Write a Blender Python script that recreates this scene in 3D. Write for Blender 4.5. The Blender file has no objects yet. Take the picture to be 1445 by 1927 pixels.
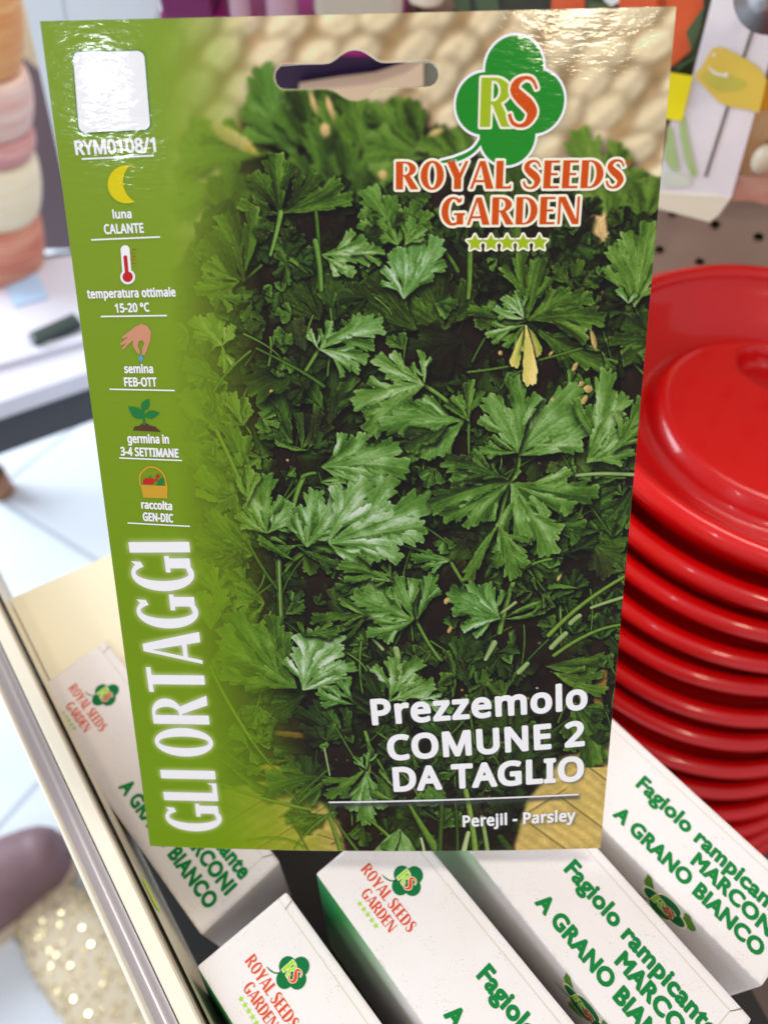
import bpy, bmesh, math, random
import numpy as np
from math import radians, cos, sin, pi
from mathutils import Vector, Matrix, geometry

S = bpy.context.scene
COL = S.collection
# ---------------------------------------------------------------- camera (all sizes in metres, box tops at z = 0, camera tipped down about 52 degrees)
PXW, PXH, F = 1445., 1927., 1435.
CX, CY = PXW/2, PXH/2
DN = np.array([-.03294305, .61493691, .78788791])       # straight down seen from the camera (x right, y down, z ahead)
AX = np.array([.99945723, .0202689, .02596953])
AY = np.array([0., -.78831578, .61527086])
CAMH = .2541522
M3 = np.stack([AX, AY, -DN])                            # camera vector -> world vector
PW = .14                                                # packet width
P0 = np.array([-.54568586, -.77949094, 1.21122848])*PW  # packet top left corner, from the camera
R1 = np.array([.99964745, -.00657722, -.02572368]); R2 = np.array([.01405578, .9508857, .30922292])
NRM = np.cross(R1, R2); NRM = NRM if NRM[2] < 0 else -NRM

cd = bpy.data.cameras.new('camera'); cam = bpy.data.objects.new('camera', cd); COL.objects.link(cam)
mw = Matrix(((M3[0, 0], -M3[0, 1], -M3[0, 2], 0), (M3[1, 0], -M3[1, 1], -M3[1, 2], 0), (M3[2, 0], -M3[2, 1], -M3[2, 2], CAMH), (0, 0, 0, 1)))
cam.matrix_world = mw
cd.sensor_fit = 'VERTICAL'; cd.sensor_height = 32.; cd.lens = F/PXH*32.
cd.clip_start = .01; cd.clip_end = 60.
cd.dof.use_dof = True; cd.dof.focus_distance = .202; cd.dof.aperture_fstop = 8.6
S.camera = cam
S.render.engine = 'CYCLES'
S.cycles.use_denoising = True
S.view_settings.view_transform = 'Standard'; S.view_settings.look = 'None'; S.view_settings.exposure = 0; S.view_settings.gamma = 1
S.view_settings.use_curve_mapping = False

# ---------------------------------------------------------------- light: a shop interior with ceiling lamps behind the photographer and a cool shop window on the left
W = bpy.data.worlds.new('World'); S.world = W; W.use_nodes = True
W.node_tree.nodes['Background'].inputs[0].default_value = (.92, .93, 1., 1)
W.node_tree.nodes['Background'].inputs[1].default_value = .70
def area(name, loc, to, sx, sy, power, colour):
    l = bpy.data.lights.new(name, 'AREA'); l.shape = 'RECTANGLE'; l.size = sx; l.size_y = sy; l.energy = power; l.color = colour
    o = bpy.data.objects.new(name, l); o.location = loc
    o.rotation_euler = (Vector(to)-Vector(loc)).to_track_quat('-Z', 'Y').to_euler(); COL.objects.link(o); return o
area('ceiling_lamp_warm', (.35, -1.17, 1.86), (.03, .15, .1), .23, .13, 9, (1., .86, .62))
area('ceiling_lamp_cool', (-.885, -1.27, 1.63), (-.05, .15, .1), .065, .085, 3.2, (.86, .92, 1.))
area('ceiling_lamp_back', (.9, .9, 2.1), (.1, .15, 0), .9, .5, 27, (1., .93, .86))
area('shop_window', (-2.6, 1.5, .9), (-.5, .9, -.8), 1.6, 1.4, 120, (.82, .91, 1.))

# ---------------------------------------------------------------- helpers
def ray(px, py): return M3 @ np.array([(px-CX)/F, (py-CY)/F, 1.])
def pz(px, py, z):                                     # the point at height z that is seen at a pixel
    d = ray(px, py); return np.array([0, 0, CAMH])+d*((z-CAMH)/d[2])
def pdp(px, py, depth): return np.array([0, 0, CAMH])+ray(px, py)*depth
def pwall(px, py, dist, yaw):                          # on an upright plane
    n = np.array([-sin(yaw), cos(yaw), 0]); d = ray(px, py); return np.array([0, 0, CAMH])+d*(dist/(d@n))
def st_of(px, py):                                     # a pixel -> place on the packet face, in packet widths from its top left corner
    r = np.array([px-CX, py-CY, F]); p = (r*((P0 @ NRM)/(r @ NRM))-P0)/PW
    return float(p @ R1), float(p @ R2)
def bulge(s, t):
    e = np.clip(np.sin(pi*np.clip(s, 0, 1)), 0, 1)**.8
    k = np.interp(t, (0, .15, .5, 1.0, 1.45, 1.606), (0, 0, .0009, .0020, .0022, .0018))
    return e*k
def surf(s, t, off=0.):
    s = np.asarray(s, float); t = np.asarray(t, float)
    p = P0+PW*(s[..., None]*R1+t[..., None]*R2)+(bulge(s, t)+off)[..., None]*NRM
    return p @ M3.T+np.array([0, 0, CAMH])

def tag(o, label=None, cat=None, group=None, kind=None):
    if label: o['label'] = label
    if cat: o['category'] = cat
    if group: o['group'] = group
    if kind: o['kind'] = kind
    return o
def empty(name, loc, rot=(0, 0, 0)):
    o = bpy.data.objects.new(name, None); o.location = loc; o.rotation_euler = rot; o.empty_display_size = .01; COL.objects.link(o); return o
def mesh_obj(name, verts, faces, mat, parent=None, smooth=False, matidx=None):
    me = bpy.data.meshes.new(name); me.from_pydata([tuple(map(float, v)) for v in verts], [], [tuple(f) for f in faces]); me.update()
    for m in (mat if isinstance(mat, (list, tuple)) else [mat]): me.materials.append(m)
    if matidx is not None: me.polygons.foreach_set('material_index', matidx)
    if smooth: me.polygons.foreach_set('use_smooth', [True]*len(me.polygons))
    o = bpy.data.objects.new(name, me); COL.objects.link(o)
    if parent is not None:
        o.parent = parent
    return o
def local(parent, pts):                                # world points -> the parent's own space
    mi = np.array(Matrix.LocRotScale(parent.location, parent.rotation_euler, None).inverted())
    p = np.asarray(pts, float); return p @ mi[:3, :3].T+mi[:3, 3]
def bm_obj(name, bm, mat, parent=None, smooth=False):
    me = bpy.data.meshes.new(name); bm.to_mesh(me); bm.free(); me.materials.append(mat)
    if smooth: me.polygons.foreach_set('use_smooth', [True]*len(me.polygons))
    o = bpy.data.objects.new(name, me); COL.objects.link(o)
    if parent is not None: o.parent = parent
    return o
def box_bm(x0, x1, y0, y1, z0, z1, bev=0., seg=2):
    bm = bmesh.new(); r = bmesh.ops.create_cube(bm, size=1.)
    for v in r['verts']: v.co = Vector(((x0+x1)/2+v.co.x*(x1-x0), (y0+y1)/2+v.co.y*(y1-y0), (z0+z1)/2+v.co.z*(z1-z0)))
    if bev: bmesh.ops.bevel(bm, geom=bm.edges[:], offset=bev, segments=seg, affect='EDGES', profile=.6)
    return bm
def prism(poly, z0, z1):                               # upright prism over a polygon (counterclockwise), bottom z0, top z1
    n = len(poly); v = [(p[0], p[1], z1) for p in poly]+[(p[0], p[1], z0) for p in poly]
    f = [tuple(range(n)), tuple(range(2*n-1, n-1, -1))]+[(i, i+n, (i+1) % n+n, (i+1) % n) for i in range(n)]
    return v, f
def lathe(profile, n=96):
    v = []; f = []
    for (r, z) in profile:
        for k in range(n): v.append((r*cos(2*pi*k/n), r*sin(2*pi*k/n), z))
    for i in range(len(profile)-1):
        for k in range(n): f.append((i*n+k, i*n+(k+1) % n, (i+1)*n+(k+1) % n, (i+1)*n+k))
    return v, f

def srgb(r, g, b):
    return tuple((c/255/12.92 if c/255 <= .04045 else ((c/255+.055)/1.055)**2.4) for c in (r, g, b))+(1.,)
def material(name, colour, rough=.5, coat=0., metal=0., spec=.5, bump=None, vary=None, specks=None, trans=0.):
    m = bpy.data.materials.new(name); m.use_nodes = True; nt = m.node_tree; b = nt.nodes['Principled BSDF']
    b.inputs['Roughness'].default_value = rough; b.inputs['Metallic'].default_value = metal
    b.inputs['Specular IOR Level'].default_value = spec; b.inputs['Coat Weight'].default_value = coat; b.inputs['Coat Roughness'].default_value = .12
    b.inputs['Transmission Weight'].default_value = trans
    tc = nt.nodes.new('ShaderNodeTexCoord'); cur = None
    if vary:                                           # (scale, amount, other colour)
        n = nt.nodes.new('ShaderNodeTexNoise'); n.inputs['Scale'].default_value = vary[0]; n.inputs['Detail'].default_value = 6
        mv = nt.nodes.new('ShaderNodeMapping'); mv.inputs['Scale'].default_value = vary[3] if len(vary) > 3 else (1, 1, 1)
        nt.links.new(tc.outputs['Object'], mv.inputs['Vector']); nt.links.new(mv.outputs['Vector'], n.inputs['Vector'])
        mx = nt.nodes.new('ShaderNodeMix'); mx.data_type = 'RGBA'; mx.inputs['A'].default_value = colour; mx.inputs['B'].default_value = vary[2]
        r = nt.nodes.new('ShaderNodeMapRange'); r.inputs['From Min'].default_value = .35; r.inputs['From Max'].default_value = .7; r.inputs['To Max'].default_value = vary[1]
        nt.links.new(n.outputs['Fac'], r.inputs['Value']); nt.links.new(r.outputs['Result'], mx.inputs['Factor']); cur = mx.outputs['Result']
    if specks:                                         # (scale, threshold, colour)
        n = nt.nodes.new('ShaderNodeTexVoronoi'); n.inputs['Scale'].default_value = specks[0]; nt.links.new(tc.outputs['Object'], n.inputs['Vector'])
        n2 = nt.nodes.new('ShaderNodeTexNoise'); n2.inputs['Scale'].default_value = specks[0]*.12; n2.inputs['Detail'].default_value = 3; nt.links.new(tc.outputs['Object'], n2.inputs['Vector'])
        ml = nt.nodes.new('ShaderNodeMath'); ml.operation = 'MULTIPLY_ADD'; ml.inputs[1].default_value = -.55; nt.links.new(n2.outputs['Fac'], ml.inputs[0]); nt.links.new(n.outputs['Distance'], ml.inputs[2])
        r = nt.nodes.new('ShaderNodeMapRange'); r.inputs['From Min'].default_value = specks[1]; r.inputs['From Max'].default_value = specks[1]-.06; r.inputs['To Max'].default_value = .75
        nt.links.new(ml.outputs[0], r.inputs['Value'])
        mx = nt.nodes.new('ShaderNodeMix'); mx.data_type = 'RGBA'; mx.inputs['A'].default_value = colour; mx.inputs['B'].default_value = specks[2]
        if cur is not None: nt.links.new(cur, mx.inputs['A'])
        nt.links.new(r.outputs['Result'], mx.inputs['Factor']); cur = mx.outputs['Result']
    if cur is not None: nt.links.new(cur, b.inputs['Base Color'])
    else: b.inputs['Base Color'].default_value = colour
    if bump:                                           # (scale, strength, distance, (stretch))
        mp = nt.nodes.new('ShaderNodeMapping'); mp.inputs['Scale'].default_value = bump[3] if len(bump) > 3 else (1, 1, 1)
        n = nt.nodes.new('ShaderNodeTexNoise'); n.inputs['Scale'].default_value = bump[0]; n.inputs['Detail'].default_value = 4
        bp = nt.nodes.new('ShaderNodeBump'); bp.inputs['Strength'].default_value = bump[1]; bp.inputs['Distance'].default_value = bump[2]
        nt.links.new(tc.outputs['Object'], mp.inputs['Vector']); nt.links.new(mp.outputs['Vector'], n.inputs['Vector']); nt.links.new(n.outputs['Fac'], bp.inputs['Height']); nt.links.new(bp.outputs['Normal'], b.inputs['Normal'])
    return m

# ---------------------------------------------------------------- lettering: every string becomes one flat outline (2-D triangles)
FONT_SANS = None
try:
    import os
    for base in (bpy.utils.system_resource('DATAFILES', path='fonts') or '', ):
        p = os.path.join(base, 'NotoSansHebrew-Regular.woff2')
        if os.path.exists(p): FONT_SANS = bpy.data.fonts.load(p)
except Exception: FONT_SANS = None
def text_tris(body, font=None, spacing=1.):
    c = bpy.data.curves.new('outline', 'FONT'); c.body = body; c.resolution_u = 4; c.space_character = spacing
    if font: c.font = font
    o = bpy.data.objects.new('outline', c); COL.objects.link(o); dg = bpy.context.evaluated_depsgraph_get(); dg.update()
    me = bpy.data.meshes.new_from_object(o.evaluated_get(dg)); v = [(x.co.x, x.co.y) for x in me.vertices]; f = [tuple(p.vertices) for p in me.polygons]
    bpy.data.objects.remove(o); bpy.data.curves.remove(c); bpy.data.meshes.remove(me)
    return v, f
def weld(v, f, eps=1e-5):
    key = {}; nv = []; mp = []
    for p in v:
        k = (round(p[0]/eps), round(p[1]/eps))
        if k not in key: key[k] = len(nv); nv.append(p)
        mp.append(key[k])
    nf = []
    for q in f:
        q = [mp[i] for i in q]; q = [a for i, a in enumerate(q) if a != q[i-1]]
        if len(q) >= 3: nf.append(tuple(q))
    return nv, nf
def _inside(cen, polys):
    hit = np.zeros(len(cen), bool)
    for p in polys:
        lo0, lo1 = p.min(0); hi0, hi1 = p.max(0)
        k = np.nonzero((cen[:, 0] >= lo0) & (cen[:, 0] <= hi0) & (cen[:, 1] >= lo1) & (cen[:, 1] <= hi1) & ~hit)[0]
        if not len(k): continue
        X = cen[k, 0][:, None]; Y = cen[k, 1][:, None]; a = p; b = np.roll(p, -1, 0); dy = b[:, 1]-a[:, 1]; dy = np.where(np.abs(dy) < 1e-15, 1e-15, dy)
        cr = ((a[:, 1] > Y) != (b[:, 1] > Y)) & (X < (b[:, 0]-a[:, 0])*(Y-a[:, 1])/dy+a[:, 0])
        hit[k[(cr.sum(1) & 1) == 1]] = True
    return hit
def _cdt(pv, f):
    sc = max(1e-9, float((pv.max(0)-pv.min(0)).max())); c0 = pv.min(0)
    edges = list({(min(q[i], q[(i+1) % len(q)]), max(q[i], q[(i+1) % len(q)])) for q in f for i in range(len(q))})
    r = geometry.delaunay_2d_cdt([Vector(p) for p in (pv-c0)/sc], edges, [], 0, 1e-6, False)
    rv = np.array([tuple(p) for p in r[0]])*sc+c0; rf = np.array([tuple(q) for q in r[2]], int).reshape(-1, 3)
    return rv, rf, rv[rf].mean(1)
def _pack(rv, rf):
    a, b, c = rv[rf[:, 0]], rv[rf[:, 1]], rv[rf[:, 2]]; ar = (b[:, 0]-a[:, 0])*(c[:, 1]-a[:, 1])-(b[:, 1]-a[:, 1])*(c[:, 0]-a[:, 0])
    rf = np.where((ar > 0)[:, None], rf, rf[:, ::-1]); used, inv = np.unique(rf, return_inverse=True); inv = inv.reshape(rf.shape)
    return [tuple(p) for p in rv[used]], [tuple(int(i) for i in q) for q in inv]
def union(v, f):
    """one flat non-overlapping mesh covering all the given polygons"""
    pv = np.array(v, float); rv, rf, cen = _cdt(pv, f)
    return _pack(rv, rf[_inside(cen, [pv[list(q)] for q in f])])
def islands(v, f):
    par = list(range(len(v)))
    def find(i):
        while par[i] != i: par[i] = par[par[i]]; i = par[i]
        return i
    for q in f:
        for i in q[1:]: par[find(i)] = find(q[0])
    g = {}
    for q in f: g.setdefault(find(q[0]), []).append(q)
    for fs in g.values():
        used = sorted({i for q in fs for i in q}); mp = {i: k for k, i in enumerate(used)}
        yield [v[i] for i in used], [tuple(mp[i] for i in q) for q in fs]
def grow(v, f, d, sx=1., sy=1., merge=False):
    """the same outline made fatter by d (v scaled by sx, sy for measuring)"""
    v, f = weld(v, f); V = []; Fc = []
    for iv, jf in ([(v, f)] if merge else islands(v, f)):
        gv, gf = grow1(iv, jf, d, sx, sy); k = len(V); V += list(gv); Fc += [tuple(i+k for i in q) for q in gf]
    return V, Fc
def grow1(v, f, d, sx=1., sy=1.):
    if d <= 0: return list(v), list(f)
    P = np.array(v, float)*(sx, sy); cnt = {}
    for q in f:
        for i in range(len(q)):
            e = (q[i], q[(i+1) % len(q)]); k = (min(e), max(e)); cnt[k] = cnt.get(k, 0)+1
    bd = [k for k, n in cnt.items() if n == 1]
    V = [tuple(p) for p in P]; Fc = list(f)
    for a, b in bd:
        t = P[b]-P[a]; L = np.linalg.norm(t)
        if L < 1e-12: continue
        n = np.array([-t[1], t[0]])/L*d; k = len(V); V += [tuple(P[a]+n), tuple(P[b]+n), tuple(P[b]-n), tuple(P[a]-n)]; Fc.append((k, k+1, k+2, k+3))
    nb = {}
    for a, b in bd: nb.setdefault(a, []).append(b); nb.setdefault(b, []).append(a)
    for a, w in nb.items():
        if len(w) == 2:
            t0 = P[a]-P[w[0]]; t1 = P[w[1]]-P[a]
            if (t0 @ t1)/(np.linalg.norm(t0)*np.linalg.norm(t1)+1e-18) > .93: continue
        k = len(V); V += [(P[a][0]+d*cos(2*pi*(i+.5)/8), P[a][1]+d*sin(2*pi*(i+.5)/8)) for i in range(8)]; Fc.append(tuple(range(k, k+8)))
    rv, rf, cen = _cdt(np.array(V), Fc)
    hit = _inside(cen, [P[list(q)] for q in f]); A = np.array([P[a] for a, b in bd]); B = np.array([P[b] for a, b in bd]); AB = B-A; L2 = (AB**2).sum(1)+1e-18
    t = np.clip(((cen[:, None]-A)*AB).sum(-1)/L2, 0, 1); dist = np.linalg.norm(cen[:, None]-A-t[..., None]*AB, axis=-1).min(1)
    hit |= dist < d*.955
    gv, gf = _pack(rv, rf[hit]); return [(p[0]/sx, p[1]/sy) for p in gv], gf
# display capitals with thick stems and hairline arms
def _quad(x0, y0, x1, y1): return [(x0, y0), (x1, y0), (x1, y1), (x0, y1)]
def _ring(cx, cy, rx, ry, ix, iy, a0, a1, icx=None, n=28):
    icx = cx if icx is None else icx; out = []
    for k in range(n):
        t0, t1 = [radians(a0+(a1-a0)*(k+j)/n) for j in (0, 1)]
        out.append([(cx+rx*cos(t0), cy+ry*sin(t0)), (cx+rx*cos(t1), cy+ry*sin(t1)), (icx+ix*cos(t1), cy+iy*sin(t1)), (icx+ix*cos(t0), cy+iy*sin(t0))])
    return out
def _stroke(P, Wd, n=7):
    pts = []; ws = []
    for i in range(len(P)-1):
        p = [np.array(P[max(0, min(len(P)-1, i+k))]) for k in (-1, 0, 1, 2)]
        for j in range(n):
            t = j/n; pts.append(.5*((2*p[1])+(p[2]-p[0])*t+(2*p[0]-5*p[1]+4*p[2]-p[3])*t*t+(3*p[1]-p[0]-3*p[2]+p[3])*t**3)); ws.append(Wd[i]+(Wd[i+1]-Wd[i])*t)
    pts.append(np.array(P[-1])); ws.append(Wd[-1]); L = []; R = []
    for i, p in enumerate(pts):
        d = pts[min(i+1, len(pts)-1)]-pts[max(i-1, 0)]; d = d/(np.linalg.norm(d)+1e-9); nrm = np.array([-d[1], d[0]])*ws[i]/2
        L.append(tuple(p+nrm)); R.append(tuple(p-nrm))
    return [[L[i], L[i+1], R[i+1], R[i]] for i in range(len(pts)-1)]
DISP = {
 'I': (.27, [_quad(0, 0, .25, 1)]),
 'L': (.57, [_quad(0, 0, .25, 1), _quad(.2, 0, .54, .085), [(.46, .08), (.54, .08), (.54, .17)]]),
 'T': (.68, [_quad(.21, 0, .46, 1), _quad(0, .915, .67, 1)]),
 'E': (.58, [_quad(0, 0, .25, 1), _quad(.2, 0, .55, .085), _quad(.2, .915, .54, 1), _quad(.2, .47, .48, .55)]),
 'O': (.84, _ring(.41, .5, .41, .525, .165, .45, 0, 360, n=44)),
 'D': (.80, [_quad(0, 0, .25, 1), _quad(.2, 0, .31, .06), _quad(.2, .94, .31, 1)]+_ring(.30, .5, .48, .5, .235, .44, -90, 90)),
 'R': (.80, [_quad(0, 0, .25, 1), _quad(.2, .94, .31, 1), _quad(.2, .46, .33, .52), [(.27, .50), (.47, .52), (.80, 0), (.53, 0)]]+_ring(.30, .73, .41, .27, .18, .21, -90, 90)),
 'Y': (.76, [[(0, 1), (.27, 1), (.52, .46), (.52, .40), (.27, .40)], _quad(.27, 0, .52, .45), [(.66, 1), (.76, 1), (.52, .40), (.43, .50)]]),
 'A': (.84, [[(.33, 1), (.52, 1), (.84, 0), (.57, 0)], [(.33, 1), (.42, 1), (.10, 0), (0, 0)], _quad(.13, .24, .70, .32)]),
 'N': (.78, [_quad(0, 0, .09, 1), _quad(.68, 0, .77, 1), [(0, 1), (.24, 1), (.77, 0), (.54, 0)]]),
 'G': (.86, _ring(.42, .5, .42, .525, .20, .45, 42, 300, icx=.45)+[_quad(.56, .02, .80, .42), _quad(.46, .36, .86, .44), [(.56, .02), (.56, .10), (.36, .06), (.36, -.02)], [(.72, .84), (.60, .80), (.66, .95), (.74, 1.0)]]),
 'S': (.66, _stroke([(.60, .76), (.50, .94), (.34, .985), (.17, .90), (.13, .74), (.27, .58), (.42, .45), (.52, .28), (.43, .08), (.27, .015), (.11, .08), (.03, .26)], [.05, .07, .08, .15, .20, .25, .26, .22, .13, .07, .08, .07])),
}
def disp_tris(body, gap=.055):
    V = []; Fc = []; x = 0.
    for ch in body:
        if ch == ' ': x += .30; continue
        adv, polys = DISP[ch]
        for p in polys:
            k = len(V); V += [(q[0]+x, q[1]) for q in p]
            ar = sum(p[i-1][0]*p[i][1]-p[i][0]*p[i-1][1] for i in range(len(p)))
            Fc.append(tuple(range(k, k+len(p))) if ar > 0 else tuple(range(k+len(p)-1, k-1, -1)))
        x += adv+gap
    return union(V, Fc)
def circle_poly(cx, cy, r, n=40): return [(cx+r*cos(2*pi*i/n), cy+r*sin(2*pi*i/n)) for i in range(n)]
def star_poly(cx, cy, r, ri=.42, rot=90): return [(cx+(r if k % 2 == 0 else r*ri)*cos(radians(rot+36*k)), cy+(r if k % 2 == 0 else r*ri)*sin(radians(rot+36*k))) for k in range(10)]
def polys_union(polys):
    V = []; Fc = []
    for p in polys:
        k = len(V); V += list(p); ar = sum(p[i-1][0]*p[i][1]-p[i][0]*p[i-1][1] for i in range(len(p)))
        Fc.append(tuple(range(k, k+len(p))) if ar > 0 else tuple(range(k+len(p)-1, k-1, -1)))
    return union(V, Fc)
def round_rect(x0, y0, x1, y1, r, n=6):
    out = []
    for cx, cy, a in ((x1-r, y1-r, 0), (x0+r, y1-r, 90), (x0+r, y0+r, 180), (x1-r, y0+r, 270)):
        out += [(cx+r*cos(radians(a+90*k/n)), cy+r*sin(radians(a+90*k/n))) for k in range(n+1)]
    return out
# the clover emblem in its own units: centre 0,0, half height 1.04
def emblem_parts():
    lobes = [circle_poly(.05, .54, .52), circle_poly(-.47, -.02, .51), circle_poly(.46, 0, .52), circle_poly(-.02, -.54, .51)]
    green = polys_union(lobes)
    stem = _stroke([(-.42, -.50), (-.62, -.78), (-.92, -.93), (-1.24, -.985)], [.075, .07, .085, .03])
    stem = polys_union(stem)
    def place(ch, x, y, sx, sy):
        v, f = disp_tris(ch); return [(x+p[0]*sx, y+p[1]*sy) for p in v], f
    R_ = place('R', -.53, -.40, .74, .80); S_ = place('S', -.03, -.40, .84, .80)
    return green, stem, R_, S_
EMB = emblem_parts()
# ================================================================ materials
GAIN = 1.20                                             # light that reaches the packet face
def film(name, colour=None):
    m = bpy.data.materials.new(name); m.use_nodes = True; nt = m.node_tree; b = nt.nodes['Principled BSDF']
    if colour is None:
        at = nt.nodes.new('ShaderNodeAttribute'); at.attribute_name = 'print'; nt.links.new(at.outputs['Color'], b.inputs['Base Color'])
    else: b.inputs['Base Color'].default_value = tuple(min(.9, c/GAIN) if min(colour[:3]) < .6 else min(.92, c/.98) for c in colour[:3])+(1,)
    b.inputs['Roughness'].default_value = .6; b.inputs['Specular IOR Level'].default_value = .04
    tc = nt.nodes.new('ShaderNodeTexCoord'); mp = nt.nodes.new('ShaderNodeMapping'); mp.inputs['Scale'].default_value = (.42, 1.2, 1.2)
    mp.inputs['Rotation'].default_value = (0, .15, .1)
    n = nt.nodes.new('ShaderNodeTexNoise'); n.inputs['Scale'].default_value = 720; n.inputs['Detail'].default_value = 2.5
    n2 = nt.nodes.new('ShaderNodeTexNoise'); n2.inputs['Scale'].default_value = 60; n2.inputs['Detail'].default_value = 2
    nt.links.new(tc.outputs['Object'], mp.inputs['Vector']); nt.links.new(mp.outputs['Vector'], n.inputs['Vector']); nt.links.new(tc.outputs['Object'], n2.inputs['Vector'])
    b1 = nt.nodes.new('ShaderNodeBump'); b1.inputs['Strength'].default_value = .06; b1.inputs['Distance'].default_value = .0009
    b2 = nt.nodes.new('ShaderNodeBump'); b2.inputs['Strength'].default_value = .035; b2.inputs['Distance'].default_value = .006
    nt.links.new(n.outputs['Fac'], b1.inputs['Height']); nt.links.new(n2.outputs['Fac'], b2.inputs['Height']); nt.links.new(b2.outputs['Normal'], b1.inputs['Normal'])
    b.inputs['Coat Weight'].default_value = .36; b.inputs['Coat Roughness'].default_value = .08
    nt.links.new(b1.outputs['Normal'], b.inputs['Normal']); nt.links.new(b1.outputs['Normal'], b.inputs['Coat Normal'])
    return m
M_PRINT = film('printed_film'); M_PWHITE = film('print_white', srgb(240, 240, 246)); M_PORANGE = film('print_orange', srgb(224, 84, 0)); M_PLIME = film('print_lime', srgb(172, 200, 24))
M_PGREEN = film('print_green', srgb(30, 148, 38)); M_PYELLOW = film('print_yellow', srgb(236, 220, 14)); M_PRED = film('print_red', srgb(206, 40, 44)); M_PSKIN = film('print_skin', srgb(226, 158, 126))
M_PBLUE = film('print_blue', srgb(96, 176, 226)); M_PDGREEN = film('print_deep_green', srgb(34, 132, 66)); M_PBROWN = film('print_brown', srgb(92, 62, 48)); M_POCHRE = film('print_ochre', srgb(222, 172, 52)); M_PCREAM = film('print_cream', srgb(246, 238, 214))
M_PAPER = material('packet_paper', srgb(240, 232, 214), .6)

# ================================================================ setting: floor
tiles = material('floor_tiles', srgb(222, 230, 238), .25, coat=.2, vary=(9., .35, srgb(206, 216, 228)))
nt = tiles.node_tree; br = nt.nodes.new('ShaderNodeTexBrick'); br.offset = 0; br.inputs['Scale'].default_value = 1.; br.inputs['Mortar Size'].default_value = .004; br.inputs['Brick Width'].default_value = .45; br.inputs['Row Height'].default_value = .45
br.inputs['Mortar'].default_value = srgb(176, 186, 196); bs = nt.nodes['Principled BSDF']; src = bs.inputs['Base Color'].links[0].from_socket
tcn = [n for n in nt.nodes if n.type == 'TEX_COORD'][0]; mpn = nt.nodes.new('ShaderNodeMapping'); mpn.inputs['Rotation'].default_value = (0, 0, radians(32)); mpn.inputs['Location'].default_value = (.1, .08, 0)
nt.links.new(tcn.outputs['Object'], mpn.inputs['Vector']); nt.links.new(mpn.outputs['Vector'], br.inputs['Vector']); nt.links.new(src, br.inputs['Color1']); nt.links.new(src, br.inputs['Color2']); nt.links.new(br.outputs['Color'], bs.inputs['Base Color'])
FZ = -.80
tag(mesh_obj('floor', [(-4, -3, FZ), (4, -3, FZ), (4, 5, FZ), (-4, 5, FZ)], [(0, 1, 2, 3)], tiles), kind='structure')

# ================================================================ pegboard wall with real holes
WYAW, WD = radians(-28), .46
def wall_uv(u, z, d=0.):                               # along the wall, height, in front of it
    n = np.array([-sin(WYAW), cos(WYAW)]); a = np.array([cos(WYAW), sin(WYAW)]); p = n*(WD-d)+a*u
    return (p[0], p[1], z)
V = []; Fc = []; mi = []
pg = .0254; hr = .0031; nseg = 12
h0 = pwall(1344, 424, WD, WYAW); u0 = h0[0]*cos(WYAW)+h0[1]*sin(WYAW); z0 = h0[2]
for i in range(-13, 13):
    for j in range(-14, 20):
        cu, cz = u0+i*pg, z0+j*pg; k = len(V)
        for q in range(nseg):
            a = 2*pi*(q+.5)/nseg; V.append(wall_uv(cu+hr*cos(a), cz+hr*sin(a)))
        for q in range(nseg):
            a = 2*pi*(q+.5)/nseg; V.append(wall_uv(cu+hr*cos(a), cz+hr*sin(a), -.004))
        for q in range(nseg):
            a = 2*pi*(q+.5)/nseg; m_ = max(abs(cos(a)), abs(sin(a))); V.append(wall_uv(cu+pg/2*cos(a)/m_, cz+pg/2*sin(a)/m_))
        c4 = len(V); V += [wall_uv(cu+sx*pg/2, cz+sz*pg/2) for sx, sz in ((1, 1), (-1, 1), (-1, -1), (1, -1))]
        for q in range(nseg):
            r = (q+1) % nseg
            Fc.append((k+q, k+r, k+nseg+r, k+nseg+q))
            if q % 3 == 1: Fc.append((k+2*nseg+q, c4+q//3, k+2*nseg+r, k+r, k+q))
            else: Fc.append((k+2*nseg+q, k+2*nseg+r, k+r, k+q))
board = mesh_obj('pegboard_wall', V, Fc, material('pegboard_shade_tone', srgb(172, 148, 128), .55, vary=(30., .3, srgb(150, 122, 104))))  # white board in shade: the shade and red bounce are in this brown
tag(board, 'perforated pegboard wall behind the red lids, shaded brown in its colour', 'wall')
V = [wall_uv(u, z, -.012) for u, z in ((u0-.36, z0-.38), (u0+.34, z0-.38), (u0+.34, z0+.5), (u0-.36, z0+.5))]
mesh_obj('back_panel', V, [(0, 1, 2, 3)], material('pegboard_back', srgb(70, 52, 40), .8), board)

# ================================================================ display bin the cartons stand in
cream = material('bin_enamel', srgb(232, 224, 194), .42, coat=.15, vary=(12., .25, srgb(226, 214, 176)))
bin_ = empty('display_bin', (-.09, .09, -.12)); tag(bin_, 'cream metal display bin with a rounded rail holding the white cartons', 'display bin')
zl = -.034
# the rail along the left: a profile swept along its length
a0 = pz(0, 1317, 0)[:2]; a1 = pz(272, 1927, 0)[:2]; dirv = (a1-a0)/np.linalg.norm(a1-a0); inn = np.array([-dirv[1], dirv[0]])
if (pz(381, 1927, 0)[:2]-a0) @ inn < 0: inn = -inn
wid = (pz(381, 1927, 0)[:2]-a0) @ inn; wid0 = (pz(0, 1207, 0)[:2]-a0) @ inn
lf = (pz(-60, 1166, zl)[:2]-a0) @ dirv; nr = (pz(300, 1500, zl)[:2]-a0) @ dirv
P_ = [a0+dirv*lf+inn*(wid+.0016), a0+dirv*nr+inn*(wid+.0016), pz(700, 1290, zl)[:2], pz(760, 800, zl)[:2], pz(205, 1045, zl)[:2]]
v, f = prism(P_, zl-.012, zl); mesh_obj('ledge_panel', local(bin_, v), f, cream, bin_)
w1 = wid*.16; w2 = wid*.56
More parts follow.
